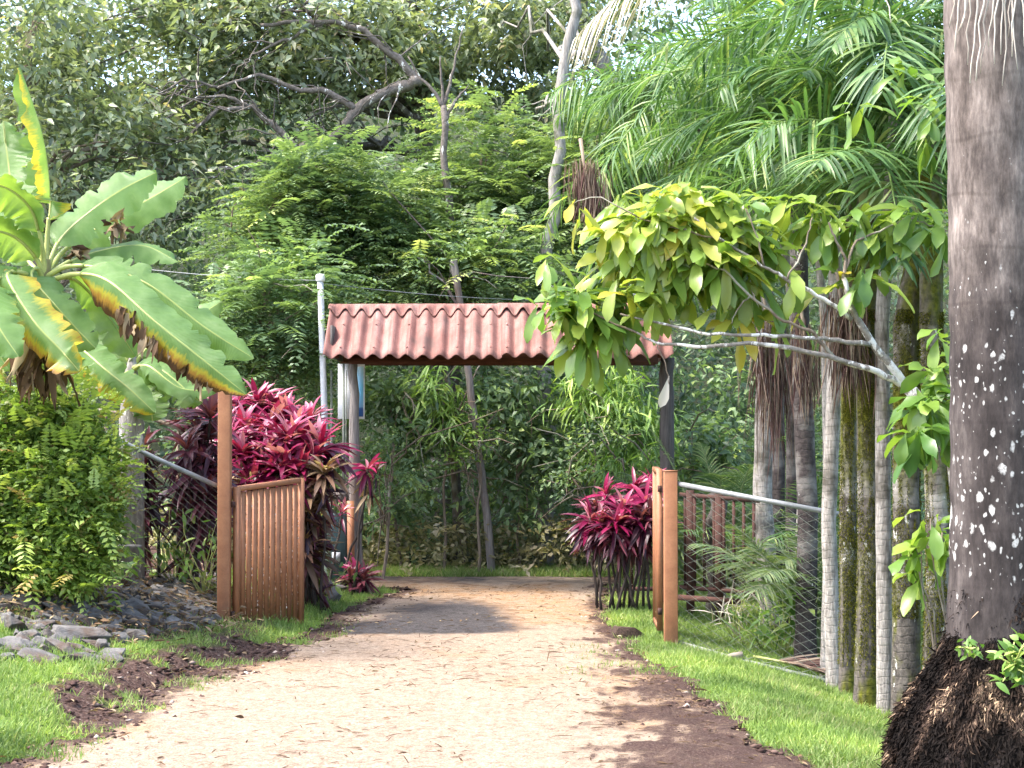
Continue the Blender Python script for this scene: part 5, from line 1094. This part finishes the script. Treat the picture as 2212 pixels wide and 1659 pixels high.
weed('broad_leaf_plant', 'yellow-green drooping grassy plant behind the chain-link mesh', 'plant', 1650, 1335, 15.4, 60, .26, .018, .3, M['weed'], 'strap', spread=.14)
weed('broad_leaf_plant', 'dry straw-coloured tuft hanging by the railing', 'plant', 1590, 1290, 15.6, 40, .26, .014, .3, M['drywhite'], 'strap', spread=.1)
t = tree('dark_stub', 'black charred-looking trunk behind the rusty railing', [onground(1545, 17.3), P(1545, 1150, 17.3), P(1545, 1062, 17.3)], .095, .085, M['wood_dark'], [], 0, 'broad', M['mid']); t['category'] = 'tree trunk'

# the big palm in the foreground
bp = np.array([P(2165, 1000, 8.3)[0], 8.3, 0.]); bp[2] = gz(bp[0], bp[1])
t = thing('big_palm', 'massive grey palm trunk with white lichen spots and dark root mound at right edge', 'palm tree', bp)
mb = MB(); q = np.array([bp + [0, 0, .6], P(2166, 1330, 8.3), P(2164, 1000, 8.3), P(2162, 700, 8.3), P(2158, 400, 8.3), P(2150, 100, 8.3), P(2144, -400, 8.3), P(2142, -900, 8.3)])
f = np.linspace(0, len(q) - 1, 90); qq = np.stack([np.interp(f, np.arange(len(q)), q[:, k]) for k in range(3)], 1)
rd = .243 + .085 * np.exp(-(qq[:, 2] - qq[0, 2]) / .26) + .003 * np.sin(qq[:, 2] * 22); mb.tube(qq, rd, 40, jit=.008); mb.build('trunk', M['bigpalm'], t)
prof = [(-.25, .74), (.0, .66), (.15, .585), (.35, .535), (.5, .48), (.62, .42), (.74, .34), (.84, .285), (.92, .25)]
V = []; nseg = 64
pz = np.interp(np.linspace(0, len(prof) - 1, 60), np.arange(len(prof)), [p[0] for p in prof]); pr = np.interp(np.linspace(0, len(prof) - 1, 60), np.arange(len(prof)), [p[1] for p in prof])
ang = np.linspace(0, 2 * np.pi, nseg, endpoint=False)
for z_, r_ in zip(pz, pr):
    k = 1 + .30 * (fbm(np.cos(ang) * 2.5 + 9, np.sin(ang) * 2.5 + 9 + z_ * 3, 601, 4) - .5) + .10 * (vnoise(ang * 11, z_ * 9 + 0 * ang, 605) - .5); V.append(np.stack([bp[0] + .02 + np.cos(ang) * r_ * k, bp[1] + np.sin(ang) * r_ * k, bp[2] + z_ + 0 * ang], 1))
V = np.concatenate(V); i = np.arange(59)[:, None] * nseg; j = np.arange(nseg)[None]; k = (j + 1) % nseg
mb = MB(); mb.add(V, np.stack([i + j, i + k, i + nseg + k, i + nseg + j], -1).reshape(-1, 4))
M['rootbed'] = barkmat('root_mound', (.004, .003, .003), (.02, .014, .012), (.035, .022, .018), (6, 6, 3)); rm_ = mb.build('root_mound', M['rootbed'], t)
n = 46000; z_ = np.where(RN.random(n) < .96, RN.uniform(-.15, .90, n), RN.uniform(.85, 1.1, n)); a_ = RN.uniform(math.pi * .8, math.pi * 1.85, n); r_ = np.interp(z_, [p[0] for p in prof], [p[1] for p in prof]) * (1 + .30 * (fbm(np.cos(a_) * 2.5 + 9, np.sin(a_) * 2.5 + 9 + z_ * 3, 601, 4) - .5))
o_ = np.stack([np.cos(a_), np.sin(a_), 0 * a_], 1); ps = np.array([bp[0] + .02, bp[1], bp[2]]) + o_ * (r_ * RN.uniform(1.0, 1.06, n))[:, None] + np.stack([0 * z_, 0 * z_, z_], 1); dd = o_ * .45 + RN.normal(0, .35, (n, 3)); dd[:, 2] -= 1
tn = np.clip((fbm(a_ * 5, z_ * 7, 611, 3) - .5) * 2.6 + .15 + RN.normal(0, .2, n), 0, 1); dd = dd + RN.normal(0, .35, dd.shape); mb = MB(); mb.leaves(ps, dd, o_ + RN.normal(0, .4, (n, 3)), RN.uniform(.015, .045, n) * (1 + 1.2 * (RN.random(n) > .93)), RN.uniform(.003, .012, n), 'strap', fold=.5, rnd=tn); mb.build('root_fibre', M['root'], rm_)
# dry strips hanging at the top in front of the trunk
t = thing('dry_frond', 'bleached dry frond strips hanging in front of the top of the big palm trunk', 'dead frond', P(2110, -80, 7.7))
tips = [(1925, 50, 1900, -20), (2090, 140, 2090, -60), (2095, 180, 2110, -60), (2108, 175, 2130, -60), (2117, 160, 2140, -60), (2062, 110, 2080, -60), (2148, 138, 2146, -60), (2162, 118, 2158, -60), (2165, 185, 2170, -60), (2186, 122, 2190, -60), (2212, 100, 2204, -60), (2198, 150, 2176, -60), (2075, 60, 2105, -60), (2068, 75, 2120, -70), (2135, 100, 2150, -70), (2178, 80, 2180, -60), (2050, 60, 2075, -60)]
for a, b, c, e in tips: mb = MB(); mb.tube(curve(P(c + 6, e - 60, 7.75), P(a, b, 7.72 - RN.random() * .08), -.02, 8, .012), np.linspace(.006, .0022, 8), 5, attr=(RN.random(), 0, 0, 0)); mb.build('strip', M['drywhite'], t)
mb = MB(); mb.tube([P(2080, -130, 7.75), P(2212, -110, 7.75)], .02, 8); mb.build('rachis', M['drywhite'], t)
weed('epiphyte', 'light green leafy plant sprouting from the right of the root mound', 'plant', 2188, 1440, 7.75, 90, .07, .032, .2, M['weed'], spread=.07, ground=False)
weed('epiphyte', 'tiny pale green sprig on top of the root mound', 'plant', 2098, 1402, 7.95, 36, .05, .02, .2, M['weed'], spread=.035, ground=False)
weed('grass_tuft', 'coarse pale grass tuft at the foot of the ringed palm trunk', 'grass tuft', 1972, 1535, 11.2, 26, .16, .012, .2, M['weed'], 'strap', spread=.05)

# ------------------------------------------------------------------ the long-leaved tree reaching over the roof from the right
b_ = onground(2075, 10.6)
t = thing('long_leaved_tree', 'pale-barked tree from the right reaching over the roof with long drooping yellow-green leaves', 'tree', b_)
mb = MB(); mb.tube([b_ - [0, 0, .1], P(2090, 1200, 10.6), P(2065, 1000, 10.6), P(2020, 900, 10.6), P(1962, 838, 10.6)], [.075, .065, .058, .05, .04], 12, jit=.06); mb.build('trunk', M['bark_white'], t)
BR = [([(1962, 838), (1905, 770), (1850, 690), (1832, 640), (1822, 600)], .034, .017), ([(1822, 600), (1828, 560), (1812, 530), (1790, 480)], .014, .007), ([(1822, 600), (1850, 520), (1900, 500), (1960, 470)], .012, .006),
      ([(1962, 838), (1890, 800), (1790, 770), (1700, 750), (1600, 742), (1500, 750), (1420, 742), (1375, 718)], .026, .008), ([(1880, 745), (1800, 735), (1740, 728), (1640, 722), (1530, 722), (1430, 700), (1340, 678)], .02, .007),
      ([(1840, 690), (1770, 640), (1700, 605), (1650, 575), (1560, 520), (1500, 470)], .018, .007), ([(1800, 770), (1750, 715), (1690, 690), (1620, 640), (1560, 580), (1470, 560)], .015, .006),
      ([(1650, 575), (1640, 520), (1610, 450)], .009, .005), ([(1560, 520), (1450, 490), (1380, 470)], .008, .004), ([(1470, 560), (1400, 560), (1340, 560)], .008, .004), ([(1620, 640), (1590, 670), (1580, 700)], .006, .003), ([(1700, 605), (1740, 530), (1755, 470)], .009, .005), ([(1375, 718), (1310, 690), (1250, 660)], .009, .005), ([(1420, 742), (1440, 790), (1445, 830)], .004, .003), ([(1960, 470), (2020, 490), (2060, 500)], .006, .004), ([(1380, 470), (1290, 420), (1240, 440)], .006, .003)]
for pts, a, c in BR:
    q = np.array([P(x_, y_, 10.6 - .25 * math.sin((1962 - x_) / 260)) for x_, y_ in pts]); f = np.linspace(0, len(q) - 1, len(q) * 4); q = np.stack([np.interp(f, np.arange(len(q)), q[:, k]) for k in range(3)], 1); q[1:-1] += RN.normal(0, .004, q[1:-1].shape)
    mb = MB(); mb.tube(q, np.linspace(a * .82, c * .82, len(q)), 9, jit=.08); mb.build('branch', M['bark_white'] if a > .015 else M['bark_brown'], t)
def whorl(mb, px, py, d_, n, L, W, spread=1.0, rlo=0., rhi=1., hang=.5):
    c = P(px, py, d_); az = RN.uniform(0, 2 * math.pi, n); el = RN.uniform(-1.1, .75, n) - hang * .35; d = np.stack([np.cos(az) * np.cos(el), np.sin(az) * np.cos(el), np.sin(el)], 1)
    nr = np.array([0, -.35, 1.0]) + RN.normal(0, .3, (n, 3)); ps = c + RN.normal(0, .035, (n, 3)) + d * .02
    mb.leaves(ps, d, nr, RN.uniform(.65, 1.1, n) * L, RN.uniform(.8, 1.15, n) * W, 'obov', droop=.22, fold=.28, grav=.22, rnd=np.clip(RN.uniform(rlo, rhi, n), 0, 1), wave=.25)
WH = [(1250, 650, 34, 1.1, .1, .7), (1180, 660, 8, .9, .1, .6), (1310, 700, 24, 1.05, .1, .7), (1260, 720, 16, 1.1, .2, .85), (1345, 655, 14, .9, .1, .6), (1340, 560, 16, 1, .4, 1), (1385, 480, 20, 1, .4, 1), (1440, 440, 20, .9, .4, 1), (1490, 410, 18, .9, .4, 1), (1540, 440, 22, 1, .2, .9),
      (1420, 540, 22, 1, .3, .95), (1490, 540, 24, 1, .3, 1), (1470, 600, 20, 1.05, .2, .9), (1560, 560, 26, 1.05, .2, .95), (1620, 600, 22, 1.05, .2, .9), (1600, 500, 22, 1, .2, .8), (1610, 440, 16, .9, .2, .8), (1670, 540, 20, 1, .3, 1), (1700, 590, 8, 1.05, .2, .9), (1790, 610, 7, 1.1, .6, 1),
      (1755, 460, 22, 1, .2, .8), (1700, 430, 16, .9, .3, .9), (1790, 480, 20, .95, .1, .7), (1845, 460, 18, .95, .2, .8), (1900, 500, 22, 1, .2, .8), (1960, 460, 22, 1, .2, .7), (2020, 490, 20, 1, .1, .7), (1890, 590, 9, 1.05, .1, .7), (1350, 430, 16, 1, .4, 1), (1430, 490, 24, 1, .4, 1), (1330, 500, 16, 1, .4, 1), (1480, 470, 20, 1, .4, 1), (1540, 500, 20, 1, .3, 1), (1310, 590, 12, .9, .2, .8), (1250, 435, 7, .7, .7, 1), (1195, 560, 7, .8, .2, .8), (1215, 600, 6, .8, .2, .7),
      (1585, 690, 9, 1.0, .93, 1), (1560, 660, 6, 1.0, .7, 1), (1690, 690, 4, 1, .4, .8), (1400, 640, 12, .9, .3, .9), (1330, 620, 8, .9, .5, 1), (1860, 230, 10, .8, .1, .6), (1950, 150, 14, .8, .1, .6), (2010, 210, 12, .8, .1, .5), (2000, 300, 12, .8, .1, .6)]
mb = MB()
for px, py, n, s_, lo, hi in WH: whorl(mb, px + RN.normal(0, 6), py, 10.55 + RN.normal(0, .12), int(n * (1.35 if px < 1640 else .85)) if n > 9 else n, .265 * s_, .088 * s_, rlo=lo, rhi=hi)
mb.build('crown', M['big'], t)
mb = MB()
for px, py, n, s_ in ((2010, 870, 22, 1.0), (1985, 930, 18, 1.0), (2030, 800, 18, .9), (2040, 930, 16, .9), (1990, 850, 12, .9), (2030, 720, 8, .8)): whorl(mb, px, py, 10.2 + RN.normal(0, .1), n, .24 * s_, .10 * s_, rlo=.0, rhi=.55)
mb.build('lower_leaves', M['big'], t)
mb = MB()
for px, py, n in ((2010, 1120, 9), (1990, 1190, 8), (2035, 1150, 8), (1985, 1235, 5)): whorl(mb, px, py, 9.6, n, .22, .10, rlo=.2, rhi=.7)
o = thing('climbing_vine', '-', 'vine', onground(2040, 9.65)); mb.build('leaves', M['big'], o); mb = MB(); vb = onground(2040, 9.65)
for px, py in ((2010, 1120), (1990, 1190), (2035, 1150), (1985, 1235)): mb.tube(curve(vb, P(px, py, 9.6), .0, 8, .02), np.linspace(.009, .004, 8), 6)
mb.build('stem', M['bark_brown'], o); tag(o, 'few broad light green leaves climbing beside the big palm above its root mound', 'vine')
mb = MB(); c = P(1445, 812, 10.5); mb.leaves([c], [[-.25, 0, -1]], [[.2, -1, 0]], .20, .075, 'obov', fold=.5, rnd=.8); o = mb.build('dead_hanging_leaf', M['drywhite'], None, loc=c); tag(o, 'single dry pale leaf hanging below the long-leaved branch', 'leaf')

# ------------------------------------------------------------------ fallen frond, white scrap, wires
c0, c1 = ghit(1628, 1432) + [0, 0, .05], ghit(1830, 1492) + [0, 0, .06]
t = thing('fallen_frond', 'brown fallen palm frond on the grass against the palm trunks', 'dead frond', c0)
mb = MB(); mb.tube(curve(c0, c1, .03, 8, .0), np.linspace(.014, .008, 8), 6); mb.build('rachis', M['petiole'], t)
n = 110; f = RN.uniform(.25, 1, n); pos = c0 + (c1 - c0) * f[:, None] + [0, 0, .02]; sg = np.where(RN.random(n) < .6, 1, -1)[:, None]; ax = unit(c1 - c0); dd = ax * .9 + np.array([.15, .55, .0]) * sg + RN.normal(0, .1, (n, 3)); dd[:, 2] = np.abs(dd[:, 2]) * .4
mb = MB(); mb.leaves(pos, dd, [0, -.4, 1] + RN.normal(0, .3, (n, 3)), RN.uniform(.3, .55, n), .018, 'strap', fold=.5, droop=.08); mb.build('leaflets', M['skirt'], t)
c = ghit(1588, 1428); mb = MB(); mb.tube([c + [-.12, 0, .03], c + [-.02, 0, .045], c + [.06, .0, .05]], [.006, .02, .032], 10, jit=.15); tag(mb.build('palm_spathe', M['drywhite'], loc=c), 'small whitish dry scrap on the grass beside the bottom fence rail', 'debris')
for k, (a, b, s_, lab) in enumerate((((300, 580, 20.0), (690, 606, 19.0), -.01, 'thin overhead wire running from the banana leaves to the capped pipe pole'), ((692, 612, 18.95), (1180, 650, 21), -.01, 'thin overhead wire running from the capped pipe pole above the roof'), ((980, 590, 22), (1420, 640, 19), -.006, 'thin overhead wire crossing behind the leaves right of the pale forked trunk'))):
    mb = MB(); q = curve(P(*a), P(*b), s_, 14, .0); mb.tube(q, .004, 5); tag(mb.build('overhead_wire', M['galv'], loc=P(*a)), lab, 'wire', 'overhead wires')
bpy.context.view_layer.update()
